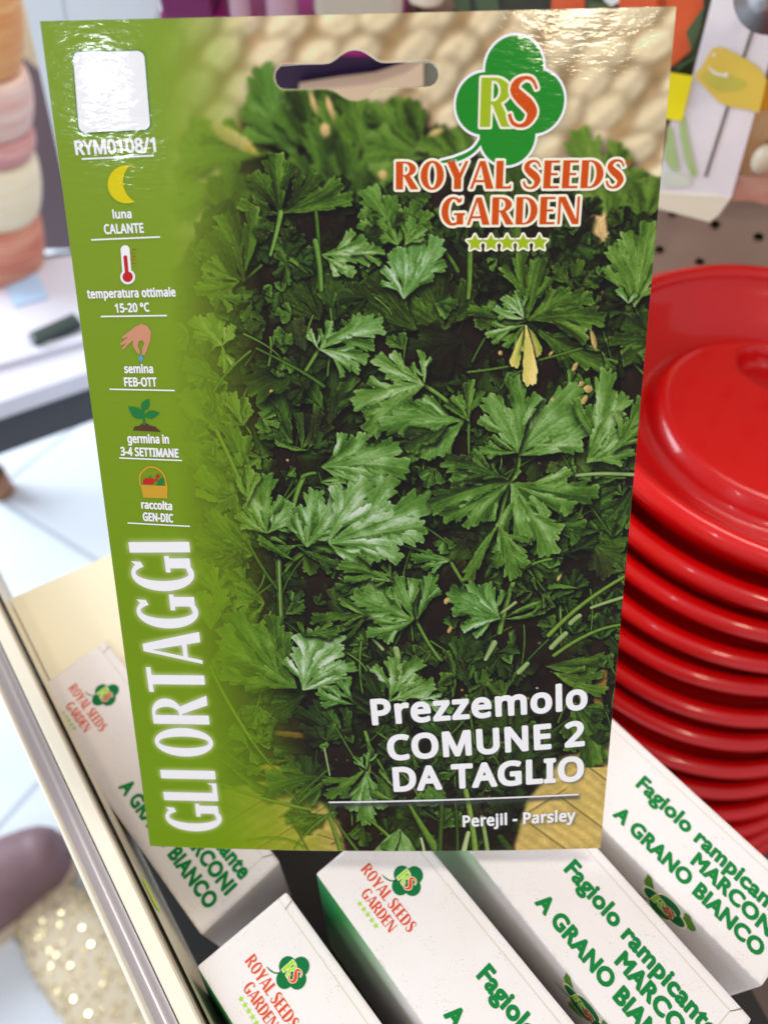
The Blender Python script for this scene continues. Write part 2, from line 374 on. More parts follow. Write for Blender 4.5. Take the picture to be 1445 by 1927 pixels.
prof = [(0, -.06), (0, -.004)]+[(w1/2-w1/2*cos(t), -.004+.0036*sin(t)) for t in np.linspace(0, pi, 11)[1:-1]]+[(w1, -.0046), (w1+.0001, -.013), (w2-.0001, -.013), (w2, -.0046), (w2+.0004, -.0026), (w2+.0012, -.0020), (wid*.93, -.0020), (wid*.975, -.0030), (wid, -.007), (wid, -.06)]
grv = [(w1, -.0045)]+[(w1+(w2-w1)*u, -.0045-.0030*sin(pi*u)+.0012*u) for u in np.linspace(.05, 1, 10)]
s0 = a0-dirv*.12; s1 = a1+dirv*.12; V = []; Fc = []
for e in (s0, s1):
    for (o_, z_) in prof: V.append((*(e+inn*o_), z_))
n_ = len(prof)
for i in range(n_-1): Fc.append((i, i+1, n_+i+1, n_+i))
rail = mesh_obj('rail', local(bin_, V), Fc, material('rail_metal', srgb(226, 218, 198), .22, coat=.5, spec=.7), bin_, smooth=False)
V = []; Fc = []
for e in (s0, s1):
    for (o_, z_) in grv: V.append((*(e+inn*o_), z_+.0004))
n_ = len(grv)
mesh_obj('rail_groove', local(bin_, V), [(i, i+1, n_+i+1, n_+i) for i in range(n_-1)], material('groove_metal', srgb(206, 200, 202), .34, metal=.6), bin_, True)
b0 = a0+inn*(wid+.0012); V = []
t0 = (pz(258, 1646, -.01)[:2]-b0) @ dirv
for (l, z_) in ((t0, -.020), (t0+.0115, -.020), (t0+.0115, -.012), (t0, -.012)): V.append((*(b0+dirv*l+inn*.0003), z_))
mesh_obj('price_tab', local(bin_, V), [(0, 1, 2, 3)], material('neon_card', srgb(200, 240, 20), .5), bin_)
V = [(*(b0+dirv*l), z_) for l, z_ in ((-.12, -.06), (.30, -.06), (.30, -.0075), (-.12, -.0075))]
mesh_obj('side_panel', local(bin_, V), [(0, 1, 2, 3)], cream, bin_)
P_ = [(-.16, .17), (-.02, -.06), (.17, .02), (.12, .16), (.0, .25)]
v, f = prism(P_[::1], -.118, -.110); mesh_obj('floor_panel', local(bin_, v), f, material('bin_shadow_board', srgb(24, 22, 20), .8), bin_)  # near-black colour stands in for the deep shade between the cartons

# ================================================================ red lids in a stack
LC = (.187, .245); LZ = .031
red = material('red_plastic', (.60, .001, .0015, 1), .26, coat=.55, spec=.25, bump=(900, .03, .0004))
red.node_tree.nodes['Principled BSDF'].inputs['Coat Roughness'].default_value = .06
prof = [(.0001, -.0150), (.004, -.0150), (.008, -.0150)]+[(.010+.0015*k, -.0150) for k in range(28)]+[(.0530, -.0153), (.0550, -.0165), (.0575, -.0220), (.0600, -.0245), (.0640, -.0245), (.0680, -.0225), (.0740, -.0175), (.0820, -.0100), (.0885, -.0050)]
prof += [(.0930+.0046*cos(t), -.0046+.0046*sin(t)) for t in np.linspace(2.9, -1.9, 16)]
prof += [(.0888, -.0120), (.0878, -.0170), (.0868, -.0222), (.0853, -.0222), (.0862, -.0120), (.0800, -.0150), (.0680, -.0250), (.0600, -.0272), (.0001, -.0272)]
v, f = lathe(prof, 144)
hole = pz(1452, 690, LZ-.015); hx, hy = hole[0]-LC[0], hole[1]-LC[1]
v = [(p[0], p[1], p[2]-.0105*max(0., min(1., (.0165-math.hypot(p[0]-hx, p[1]-hy))/.0035)) if p[2] > -.0151 and p[2] < -.0149 else p[2]) for p in v]
ZS = .0232
names = ['topmost', 'second', 'third', 'fourth', 'fifth', 'sixth', 'seventh', 'eighth', 'ninth', 'tenth', 'eleventh', 'twelfth', 'lowest']
base_lid = None
for k in range(13):
    lab = 'glossy red plastic lid, %s in the stack from the top' % names[k] if k else 'glossy red plastic lid with raised centre, topmost of its stack'
    if base_lid is None:
        o = base_lid = mesh_obj('plastic_lid', v, f, red, None, smooth=True)
    else: o = base_lid.copy(); COL.objects.link(o)
    kk = max(0, k-4); o.location = (LC[0]+random.Random(k).uniform(-.0008, .0008)+.0030*kk, LC[1]+random.Random(k+50).uniform(-.0008, .0008)-.0042*kk, LZ-k*ZS); o.rotation_euler = (0, 0, 0)
    tag(o, lab, 'lid', 'red lids stacked behind the cartons')
dz = LZ-13*ZS-.006
v, f = prism([(-.02, .40), (.08, .09), (.20, -.06), (1.2, -.5), (1.3, .0)], dz-.02, dz)  # deck added and widened to keep floor light off the lower lids
tag(mesh_obj('added_deck', v, f, material('deck_brown', srgb(84, 66, 56), .6)), 'brown deck board added under the red lid stack to block light from below', 'board')

# ================================================================ cartons
card = bpy.data.materials.new('white_carton'); card.use_nodes = True
def carton_material():
    m = material('white_carton_board', srgb(220, 214, 211), .52, spec=.35, vary=(55., .35, srgb(214, 204, 196)), specks=(1500, -.145, srgb(120, 106, 92)), bump=(300, .16, .0008))
    nt = m.node_tree; b = nt.nodes['Principled BSDF']; tc = [n for n in nt.nodes if n.type == 'TEX_COORD'][0]; src = b.inputs['Base Color'].links[0].from_socket
    geo = nt.nodes.new('ShaderNodeSeparateXYZ'); nt.links.new(tc.outputs['Object'], geo.inputs[0])
    nrm = nt.nodes.new('ShaderNodeSeparateXYZ'); nt.links.new(tc.outputs['Normal'], nrm.inputs[0])
    ad = nt.nodes.new('ShaderNodeMath'); ad.operation = 'MULTIPLY_ADD'; ad.inputs[1].default_value = -.25; nt.links.new(geo.outputs['Z'], ad.inputs[0]); nt.links.new(geo.outputs['X'], ad.inputs[2])
    fade = nt.nodes.new('ShaderNodeMapRange'); fade.inputs['From Min'].default_value = .016; fade.inputs['From Max'].default_value = .047; fade.inputs['To Min'].default_value = 1; fade.inputs['To Max'].default_value = 0
    nt.links.new(ad.outputs[0], fade.inputs['Value'])
    side = nt.nodes.new('ShaderNodeMapRange'); side.inputs['From Min'].default_value = -.7; side.inputs['From Max'].default_value = -.85; nt.links.new(nrm.outputs['Y'], side.inputs['Value'])
    mu = nt.nodes.new('ShaderNodeMath'); mu.operation = 'MULTIPLY'; nt.links.new(fade.outputs['Result'], mu.inputs[0]); nt.links.new(side.outputs['Result'], mu.inputs[1])
    gr = nt.nodes.new('ShaderNodeMapRange'); gr.data_type = 'FLOAT_VECTOR'; gr.inputs['From Min'].default_value = (.0, .0, .0); gr.inputs['From Max'].default_value = (.045,)*3
    gr.inputs['To Min'].default_value = srgb(0, 120, 66)[:3]; gr.inputs['To Max'].default_value = srgb(80, 176, 70)[:3]
    cb = nt.nodes.new('ShaderNodeCombineXYZ'); [nt.links.new(geo.outputs['X'], cb.inputs[i]) for i in range(3)]; nt.links.new(cb.outputs[0], gr.inputs['Vector'])
    mx = nt.nodes.new('ShaderNodeMix'); mx.data_type = 'RGBA'; nt.links.new(mu.outputs[0], mx.inputs['Factor']); nt.links.new(src, mx.inputs['A']); nt.links.new(gr.outputs['Vector'], mx.inputs['B']); nt.links.new(mx.outputs['Result'], b.inputs['Base Color'])
    sx = nt.nodes.new('ShaderNodeSeparateXYZ'); nt.links.new(tc.outputs['Object'], sx.inputs[0])
    def mth(op, x, y):
        n = nt.nodes.new('ShaderNodeMath'); n.operation = op
        for i, k in enumerate((x, y)):
            if isinstance(k, (int, float)): n.inputs[i].default_value = k
            else: nt.links.new(k, n.inputs[i])
        return n.outputs[0]
    ex = mth('MINIMUM', sx.outputs[0], mth('SUBTRACT', .112, sx.outputs[0])); ey = mth('MINIMUM', sx.outputs[1], mth('SUBTRACT', .033, sx.outputs[1])); ez = mth('MULTIPLY', sx.outputs[2], -1.)
    med = mth('MAXIMUM', mth('MINIMUM', ex, ey), mth('MINIMUM', mth('MAXIMUM', ex, ey), ez))
    wn_ = nt.nodes.new('ShaderNodeTexNoise'); wn_.inputs['Scale'].default_value = 260; wn_.inputs['Detail'].default_value = 5; nt.links.new(tc.outputs['Object'], wn_.inputs['Vector'])
    wr = nt.nodes.new('ShaderNodeMapRange'); wr.inputs['From Min'].default_value = .0013; wr.inputs['From Max'].default_value = .0002; nt.links.new(med, wr.inputs['Value'])
    wq = nt.nodes.new('ShaderNodeMapRange'); wq.inputs['From Min'].default_value = .47; wq.inputs['From Max'].default_value = .62; wq.inputs['To Max'].default_value = .38; nt.links.new(wn_.outputs['Fac'], wq.inputs['Value'])
    m2 = nt.nodes.new('ShaderNodeMix'); m2.data_type = 'RGBA'; nt.links.new(mth('MULTIPLY', wr.outputs['Result'], wq.outputs['Result']), m2.inputs['Factor']); nt.links.new(mx.outputs['Result'], m2.inputs['A']); m2.inputs['B'].default_value = srgb(170, 156, 142); nt.links.new(m2.outputs['Result'], b.inputs['Base Color'])
    return m
M_CARD = carton_material(); bpy.data.materials.remove(card)
def ink(name, c, r=.6): return material(name, c, r, spec=.12, vary=(900, .25, tuple(min(1, x*1.25+.01) for x in c[:3])+(1,)))
I_GREEN = ink('ink_green', srgb(4, 116, 50)); I_ORANGE = ink('ink_orange', srgb(200, 72, 34)); I_LIME = ink('ink_lime', srgb(150, 200, 40)); I_CREAM = ink('ink_cream', srgb(240, 232, 200)); I_DGREEN = ink('ink_deep_green', srgb(6, 104, 52))
I_POD = ink('ink_pod', srgb(80, 130, 36)); I_CREASE = ink('crease_line', srgb(176, 172, 134)); I_DARK = ink('crease_dark', srgb(120, 110, 100))
BL, BS, BH = .112, .033, .105
def flat(V2, Fc, w, mapf=lambda x, y: (x, y)): return [(*mapf(*p), w) for p in V2], Fc
root = empty('seed_carton', (0, 0, 0))
bm = box_bm(0, BL, 0, BS, -BH, 0, .0011, 2); bm_obj('carton_body', bm, M_CARD, root)
EPS = .00010
def on_top(name, V2, Fc, mat, w=EPS): return mesh_obj(name, [(p[0], p[1], w) for p in V2], Fc, mat, root)
def line_fit(tr, x0, x1, y0, cap, capunit, d):
    v, f = tr; a = min(p[0] for p in v); b = max(p[0] for p in v); sx = (x1-x0)/(b-a); sy = cap/capunit
    v, f = grow(v, f, d, sx, sy); return [(x0+(p[0]-a)*sx, y0+p[1]*sy) for p in v], f
def cap_of(font): v, f = text_tris('H', font); return max(p[1] for p in v)
CAPB, CAPS = cap_of(None), cap_of(FONT_SANS)
mm = .001
for nm, body, x0, x1, y0, cap in (('variety_lettering', 'Fagiolo rampicante', 52.2, 107.2, 19.6, 5.0), ('variety_lettering', 'MARCONI', 78.6, 107.6, 13.0, 4.6), ('variety_lettering', 'A GRANO BIANCO', 53.2, 107.0, 5.9, 4.6)):
    v, f = line_fit(text_tris(body, None, 1.06), x0*mm, x1*mm, y0*mm, cap*mm, CAPB, .00034)
    on_top(nm, v, f, I_GREEN)
v, f = line_fit(disp_tris('ROYAL SEEDS'), 8.2*mm, 31.2*mm, 11.6*mm, 3.5*mm, 1., 0); on_top('maker_lettering', v, f, I_ORANGE)
v, f = line_fit(disp_tris('GARDEN'), 13.6*mm, 27.4*mm, 7.2*mm, 3.3*mm, 1., 0); on_top('maker_lettering', v, f, I_ORANGE)
v, f = polys_union([star_poly((15.6+1.95*k)*mm, 5.4*mm, .95*mm) for k in range(5)]); on_top('star_row', v, f, I_LIME)
def emblem_at(fn, sc, cx, cy, add, cream_d):
    g, st, R_, S_ = EMB
    t = lambda p: (cx+p[0]*sc, cy+p[1]*sc)
    add('clover', [t(p) for p in g[0]], g[1], 'g', 0); add('clover_stem', [t(p) for p in st[0]], st[1], 'g', 0)
    for k, (L_, c_) in enumerate(((R_, 'l'), (S_, 'o'))):
        ov, of = grow(L_[0], L_[1], cream_d); add('letter_outline', [t(p) for p in ov], of, 'c', 1+2*k); add('letter', [t(p) for p in L_[0]], L_[1], c_, 2+2*k)
def add_box_emblem(name, V2, Fc, c, lvl):
    on_top({'clover': 'clover_emblem', 'clover_stem': 'clover_stem', 'letter_outline': 'emblem_outline', 'letter': 'emblem_letter'}[name], V2, Fc, {'g': I_DGREEN, 'l': I_LIME, 'o': I_ORANGE, 'c': I_CREAM}[c], EPS+lvl*.00004)
emblem_at(None, 5.1*mm, 19.8*mm, 20.9*mm, add_box_emblem, .035)
# crease of the tuck flap
v, f = polys_union([_quad(.5*mm, 29.6*mm, 106.6*mm, 29.75*mm), _quad(106.6*mm, 22*mm, 106.75*mm, 29.75*mm)]); on_top('flap_crease', v, f, I_CREASE, .00006)
for q in ([(4.1*mm, 29.5*mm), (4.4*mm, 29.5*mm), (3.6*mm, 32.6*mm), (3.3*mm, 32.6*mm)], [(106.6*mm, 29.5*mm), (106.9*mm, 29.5*mm), (108.6*mm, 32.6*mm), (108.2*mm, 32.6*mm)]):
    v, f = polys_union([q]); on_top('flap_notch', v, f, I_DARK, .00007)
# bean pods and clover badge printed on the left side of the carton
def on_side(name, V2, Fc, mat, off): return mesh_obj(name, [(p[0], -off, p[1]) for p in V2], Fc, mat, root)
pods = []
for (x, y, l, w, a) in ((73.5, -4.0, 9.5, 3.0, 1.9), (75.5, -9.5, 7, 4.2, 1.75), (88.5, -4.2, 8.5, 3.8, 2.1), (82, -16, 14, 4.4, 1.2)):
    pods.append([((x+l/2*cos(t)*cos(a)-w/2*sin(t)*sin(a)*(1+.25*cos(3*t)))*mm, min(-.4, y+l/2*cos(t)*sin(a)+w/2*sin(t)*cos(a)*(1+.25*cos(3*t)))*mm) for t in np.linspace(0, 2*pi, 29)[:-1]])
v, f = polys_union(pods); on_side('bean_picture', v, f, I_POD, .0001)
def add_side(name, V2, Fc, c, lvl):
    on_side({'clover': 'side_emblem', 'clover_stem': 'side_emblem_stem', 'letter_outline': 'side_emblem_outline', 'letter': 'side_emblem_letter'}[name], V2, Fc, {'g': I_DGREEN, 'l': I_LIME, 'o': I_ORANGE, 'c': I_CREAM}[c], .00016+lvl*.00004)
v, f = grow(*EMB[0], .07); on_side('side_emblem_border', [((81.5+p[0]*8.0)*mm, (-9.6+p[1]*7.6)*mm) for p in v], f, I_CREAM, .00013)
emblem_at(None, 7.6*mm, 81.5*mm, -9.6*mm, add_side, .035)

def copy_tree(o, parent=None):
    c = o.copy(); COL.objects.link(c)
    if parent: c.parent = parent
    for ch in list(o.children): copy_tree(ch, c)
    return c
CARTONS = (('A', (-.1274, .1260, -.0252, -.8151, .061, .0333), 'white bean carton beside the metal rail, mostly hidden under the packet\'s left corner'),
 ('B', (-.0473, .0332, -.0106, -.857, -.0491, -.0959), 'white bean carton nearest the viewer, showing only its emblem end'),
 ('C', (-.0130, .0575, -.0035, -.8815, -.0491, -.0117), 'white bean carton with a green fading side, under the packet\'s middle'),
 ('D', (.0164, .0866, .0014, -.8999, .0039, .0072), 'white bean carton with most lettering in view, between two cartons'),
 ('E', (.0440, .1114, -.0019, -.8468, -.002, -.0144), 'white bean carton standing right against the red lid stack'))
for i, (k, q, lab) in enumerate(CARTONS):
    o = root if i == 0 else copy_tree(root)
    o.location = q[:3]; o.rotation_euler = (q[5], q[4], q[3]); tag(o, lab, 'carton', 'white bean cartons standing in the bin')
# ================================================================ the seed packet
pc = surf(.5, 1.606, -.0004)
pk = empty('seed_packet', tuple(pc)); tag(pk, 'glossy parsley seed packet with green side band, leaning upright on the cartons', 'seed packet')
def to_st(p): return np.array(st_of(*p))
PRINTS = []                                            # (st verts, faces) kept for the soft shadows and glows in the print
def lay(name, st_v, Fc, mat, lvl=1, label=None):
    st_v = np.array(st_v); w = surf(st_v[:, 0], st_v[:, 1], .00008+lvl*.00004)
    o = mesh_obj(name, local(pk, w), Fc, mat, pk)
    # faces towards the viewer
    return o
def px_poly(pts): return [st_of(*p) for p in pts]
def fit_st(tr, pl, pr, cap_px, capunit, d_px=0., merge=False):
    v, f = tr; a, b = to_st(pl), to_st(pr); x0 = min(p[0] for p in v); x1 = max(p[0] for p in v)
    dv = b-a; L = np.linalg.norm(dv); dv = dv/L; up = np.array([dv[1], -dv[0]])
    mid = ((pl[0]+pr[0])/2, (pl[1]+pr[1])/2)
    q = np.array(pr, float)-np.array(pl, float); q /= np.linalg.norm(q); un = np.array([q[1], -q[0]])
    sc = np.linalg.norm(to_st((mid[0]+un[0]*10, mid[1]+un[1]*10))-to_st(mid))/10
    sx = L/(x1-x0); sy = cap_px*sc/capunit
    if d_px > 0: v, f = grow(v, f, d_px*sc, sx, sy, merge)
    return [tuple(a+dv*((p[0]-x0)*sx)+up*(p[1]*sy)) for p in v], f
def sans(name, body, pl, pr, cap, d, mat=None, lvl=2, keep=None, spacing=1.):
    r = fit_st(text_tris(body, FONT_SANS, spacing), pl, pr, cap, CAPS, d); lay(name, r[0], r[1], mat or M_PWHITE, lvl)
    if keep: PRINTS.append((keep, fit_st(text_tris(body, FONT_SANS, spacing), pl, pr, cap, CAPS, 0)))
    return r
# left column
sans('code_lettering', 'RYM0108/1', (145, 291), (294, 285), 25, 1.5)
for t_, a, b, cap in (('luna', (215, 411), (249, 410), 15), ('CALANTE', (199, 440), (272, 437.5), 17), ('temperatura ottimale', (167, 561), (332, 557), 15.5), ('15-20 °C', (220, 587.5), (283, 585.5), 15.5), ('semina', (237, 701), (290, 701), 15), ('FEB-OTT', (237, 726), (297, 726), 15.5),
                      ('germina in', (243, 832), (320, 833), 15), ('3-4 SETTIMANE', (230, 856), (338, 859), 15), ('raccolta', (269, 955), (326, 957.5), 14), ('GEN-DIC', (272, 978), (328, 980.5), 14.5)):
    sans('advice_lettering', t_, a, b, cap, .9, spacing=1.04)
def bar(name, a, b, th, mat, lvl=2):
    a, b = to_st(a), to_st(b); d = (b-a)/np.linalg.norm(b-a); n = np.array([-d[1], d[0]])*th/2; k = 12
    v = [tuple(a+(b-a)*i/k+n) for i in range(k+1)]+[tuple(a+(b-a)*i/k-n) for i in range(k+1)]
    return lay(name, v, [(i, k+1+i, k+2+i, i+1) for i in range(k)], mat, lvl)
PXS = 1/1070.                                          # about one photo pixel in packet widths
for a, b in (((155, 299.5), (291, 293)), ((173, 451.5), (303, 446)), ((191, 595.5), (316, 593.5)), ((208, 732), (331, 734)), ((226, 861), (345, 865)), ((242, 983), (360, 988))): bar('divider_line', a, b, 2.8*PXS, M_PWHITE)
# blank code panel
Q = [to_st(p) for p in ((138, 98), (272, 96), (284, 244), (150, 250))]
rr = round_rect(0, 0, 1, 1, .09)
def quadmap(p, g=0.): x, y = p; x = .5+(x-.5)*(1+g); y = .5+(y-.5)*(1+g); return tuple(Q[0]*(1-x)*(1-y)+Q[1]*x*(1-y)+Q[2]*x*y+Q[3]*(1-x)*y)
v, f = polys_union([rr]); lay('code_panel', [quadmap(p) for p in v], f, M_PWHITE, 2); lay('code_panel_border', [quadmap(p, .028) for p in v], f, M_PDGREEN, 1)
# icons
def shape(name, polys, mat, lvl=2): v, f = polys_union(polys); return lay(name, [st_of(*p) for p in v], f, mat, lvl)
mo = [(240+36*cos(t), 347+36*sin(t)) for t in np.radians(np.linspace(68, 300, 30))]+[(276+43*cos(t), 342+43*sin(t)) for t in np.radians(np.linspace(222, 118, 22))]
shape('moon_icon', [mo], M_PYELLOW)
cap_ = lambda x0, y0, x1, y1, r: [(x0+r*cos(t), y0+r*sin(t)) for t in np.linspace(pi, 2*pi, 12)]+[(x1+r*cos(t), y1+r*sin(t)) for t in np.linspace(0, pi, 12)]
shape('thermometer_icon', [cap_(237, 470, 241, 520, 8.5), circle_poly(242, 521, 14)], M_PWHITE); shape('thermometer_fluid', [cap_(237.5, 484, 241, 520, 3.6), circle_poly(242, 521, 9.8)], M_PRED, 3)
shape('thermometer_scale', [_quad(249.5, 469+k*6.6, 249.5+(5 if k % 2 else 8), 470.4+k*6.6) for k in range(5)], M_PRED)
hand = [(268, 609), (279, 613), (286, 624), (285, 640), (279, 656), (275, 667), (269, 668), (270, 655), (274, 646), (270, 640), (264, 641), (261, 650), (265, 661), (264, 667), (258, 661), (252, 650), (252, 640), (240, 651), (234, 658), (231, 655), (240, 645), (229, 650), (228, 646), (243, 634), (233, 637), (231, 634), (247, 622), (257, 614)]
shape('hand_icon', [hand], M_PSKIN); shape('drop_icon', [[(267, 666), (271, 673), (271, 678), (267, 680), (263, 677), (264, 672)]], M_PBLUE)
def leaf2(b, t, w):
    b = np.array(b, float); t = np.array(t, float); d = t-b; n = np.array([-d[1], d[0]])*w; return [tuple(b+d*u+n*math.sin(pi*u**.8)) for u in np.linspace(0, 1, 10)]+[tuple(b+d*u-n*math.sin(pi*u**.8)) for u in np.linspace(1, 0, 10)[1:-1]]
shape('seedling_icon', [leaf2((272, 786), (243, 764), .26), leaf2((274, 782), (303, 776), .26), leaf2((270, 772), (282, 749), .30), [(270, 770), (273, 770), (276, 798), (271, 798)]], M_PDGREEN)
shape('soil_icon', [[(252, 809), (255, 802), (263, 801), (270, 796), (278, 796), (285, 800), (294, 802), (305, 812)]], M_PBROWN)
shape('basket_icon', [[(266, 911), (318, 913), (317, 936), (272, 935)]]+_stroke([(265.5, 912), (266, 893), (279, 879), (295, 879), (310, 891), (316, 913)], [3.2]*6), M_POCHRE)
shape('tomato_icon', [[(271, 903), (275, 899), (283, 898), (290, 899), (293, 904), (290, 910), (272, 910)], circle_poly(299, 895, 4, 12), circle_poly(296, 902, 3, 12)], M_PRED, 3); shape('pepper_icon', [[(296, 911), (302, 901), (309, 897), (312, 903), (309, 911)], [(282, 897), (285, 893), (287, 895)]], M_PDGREEN, 3)
# tall display lettering along the band
r = fit_st(disp_tris('GLI ORTAGGI', .085), (420, 1560), (358.5, 1017), 107, 1., 0); lay('band_lettering', r[0], r[1], M_PWHITE, 2); PRINTS.append(('glow', r))
# maker's name with white outlines
for body, a, b, cap in (('ROYAL SEEDS', (745, 357), (1171, 354), 52), ('GARDEN', (830, 424), (1087, 422), 51)):
    tr = disp_tris(body, .075)
    r2 = fit_st(tr, a, b, cap, 1., 5.0, True); lay('maker_outline', r2[0], r2[1], M_PCREAM, 3); r = fit_st(tr, a, b, cap, 1., 0); lay('maker_lettering', r[0], r[1], M_PORANGE, 4); PRINTS.append(('soft', r))
stars = [star_poly(0, 0, 1., .46)]
for k in range(5):
    cx, cy = 893+30.2*k, 457.5-.2*k
    v, f = polys_union([[(cx+16*p[0], cy-16*p[1]) for p in star_poly(0, 0, 1., .50)]]); lay('star', px_poly(v), f, M_PLIME, 4)
    v2, f2 = grow(v, f, 3.6); lay('star_outline', px_poly(v2), f2, M_PCREAM, 3); PRINTS.append(('soft', (px_poly(v), f)))
ec = to_st((959, 193)); ev = to_st((959+100, 193-1))-ec; es = np.linalg.norm(ev); ev = ev/es; eu = np.array([ev[1], -ev[0]]); es = es/100*104
def et(p): return tuple(ec+ev*p[0]*es+eu*p[1]*es)
g, stm, R_, S_ = EMB
both = union(list(g[0])+list(stm[0]), list(g[1])+[tuple(i+len(g[0]) for i in q) for q in stm[1]])
o_ = grow(*both, .047, merge=True); lay('emblem_border', [et(p) for p in o_[0]], o_[1], M_PWHITE, 2); PRINTS.append(('soft', ([et(p) for p in both[0]], both[1])))
lay('clover_emblem', [et(p) for p in both[0]], both[1], M_PGREEN, 3)
for k, (L_, m_) in enumerate(((R_, M_PLIME), (S_, M_PORANGE))):
    o_ = grow(*L_, .042); lay('emblem_outline', [et(p) for p in o_[0]], o_[1], M_PCREAM, 4+2*k); lay('emblem_letter', [et(p) for p in L_[0]], L_[1], m_, 5+2*k)
v, f = grow(*text_tris('R', FONT_SANS), .03); v = [(1178+p[0]*7.5, 309-p[1]*7.5) for p in v]; lay('registered_mark', px_poly(v), [q[::-1] for q in f], M_PORANGE, 4)
ring = _ring(1180.5, 306.5, 5.6, 5.6, 4.3, 4.3, 0, 360, n=20); shape('registered_ring', ring, M_PORANGE, 4)
# product name
for body, a, b, cap, d in (('Prezzemolo', (704, 1354), (1101, 1330), 44, 2.7), ('COMUNE 2', (734, 1420), (1096, 1399), 42.5, 2.7), ('DA TAGLIO', (744, 1478), (1094, 1464), 41, 2.7), ('Perejil - Parsley', (871, 1547.5), (1080, 1541), 20, 1.05)):
    sans('product_lettering', body, a, b, cap, d, lvl=3, keep='shadow', spacing=1.07)
bar('rule_line', (620, 1500.5), (1087, 1492), 4.0*PXS, M_PWHITE, 3); PRINTS.append(('shadow', ([tuple(to_st(p)) for p in ((620, 1499), (1087, 1491), (1087, 1496), (620, 1505))], [(0, 1, 2), (0, 2, 3)])))
M_PWHITE_ = M_PWHITE

TT, S0, S1 = [], [], []
for y_, x0_, x1_ in ((40, 290, 470), (300, 300, 520), (500, 315, 490), (750, 320, 510), (1000, 335, 520), (1200, 350, 540), (1400, 380, 590), (1600, 400, 660)):
    a = st_of(x0_, y_); b = st_of(x1_, y_); TT.append(a[1]); S0.append(a[0]); S1.append(b[0])
# ---------------------------------------------------------------- the picture printed on the packet (painted as colour per grid point)
CWID, CHGT = 1280, 2056                      # paint grid over packet width x height (later halved)
def to_canvas(p):
    s, t = st_of(p[0], p[1]); return np.array([s*CWID, t*CWID])
def blur(a, r):
    r = int(round(r))
    if r < 1: return a
    for _ in range(2):
        for ax in (0, 1):
            pad = [(0, 0)]*a.ndim; pad[ax] = (r+1, r)
            c = np.cumsum(np.pad(a, pad, mode='edge'), axis=ax, dtype=np.float64)
            n = a.shape[ax]
            hi = np.take(c, np.arange(2*r+1, 2*r+1+n), axis=ax); lo = np.take(c, np.arange(0, n), axis=ax)
            a = ((hi-lo)/(2*r+1)).astype(np.float32)
    return a
def vnoise(rs, h, w, cell):
    gh, gw = int(h/cell)+3, int(w/cell)+3
    g = rs.rand(gh, gw).astype(np.float32)
    y = np.arange(h)/cell; x = np.arange(w)/cell
    yi = y.astype(int); xi = x.astype(int); fy = (y-yi)[:, None]; fx = (x-xi)[None, :]
    fy = fy*fy*(3-2*fy); fx = fx*fx*(3-2*fx)
    a = g[yi][:, xi]; b = g[yi][:, xi+1]; c = g[yi+1][:, xi]; d = g[yi+1][:, xi+1]
    return (a*(1-fx)+b*fx)*(1-fy)+(c*(1-fx)+d*fx)*fy
def col(*rgb): return np.array(rgb, np.float32)/255.
RAMP_X = np.array([0, .18, .36, .52, .68, .84, 1.0])
RAMP = np.array([(32, 22, 14), (36, 48, 18), (56, 90, 28), (86, 132, 44), (122, 168, 84), (170, 202, 146), (216, 228, 208)], np.float32)/255.
def ramp(v, hue):
    v = np.clip(v, 0, 1)
    c = np.stack([np.interp(v, RAMP_X, RAMP[:, k]) for k in range(3)], -1).astype(np.float32)
    c[..., 0] *= 1+.22*hue; c[..., 2] *= 1-.35*hue
    return c
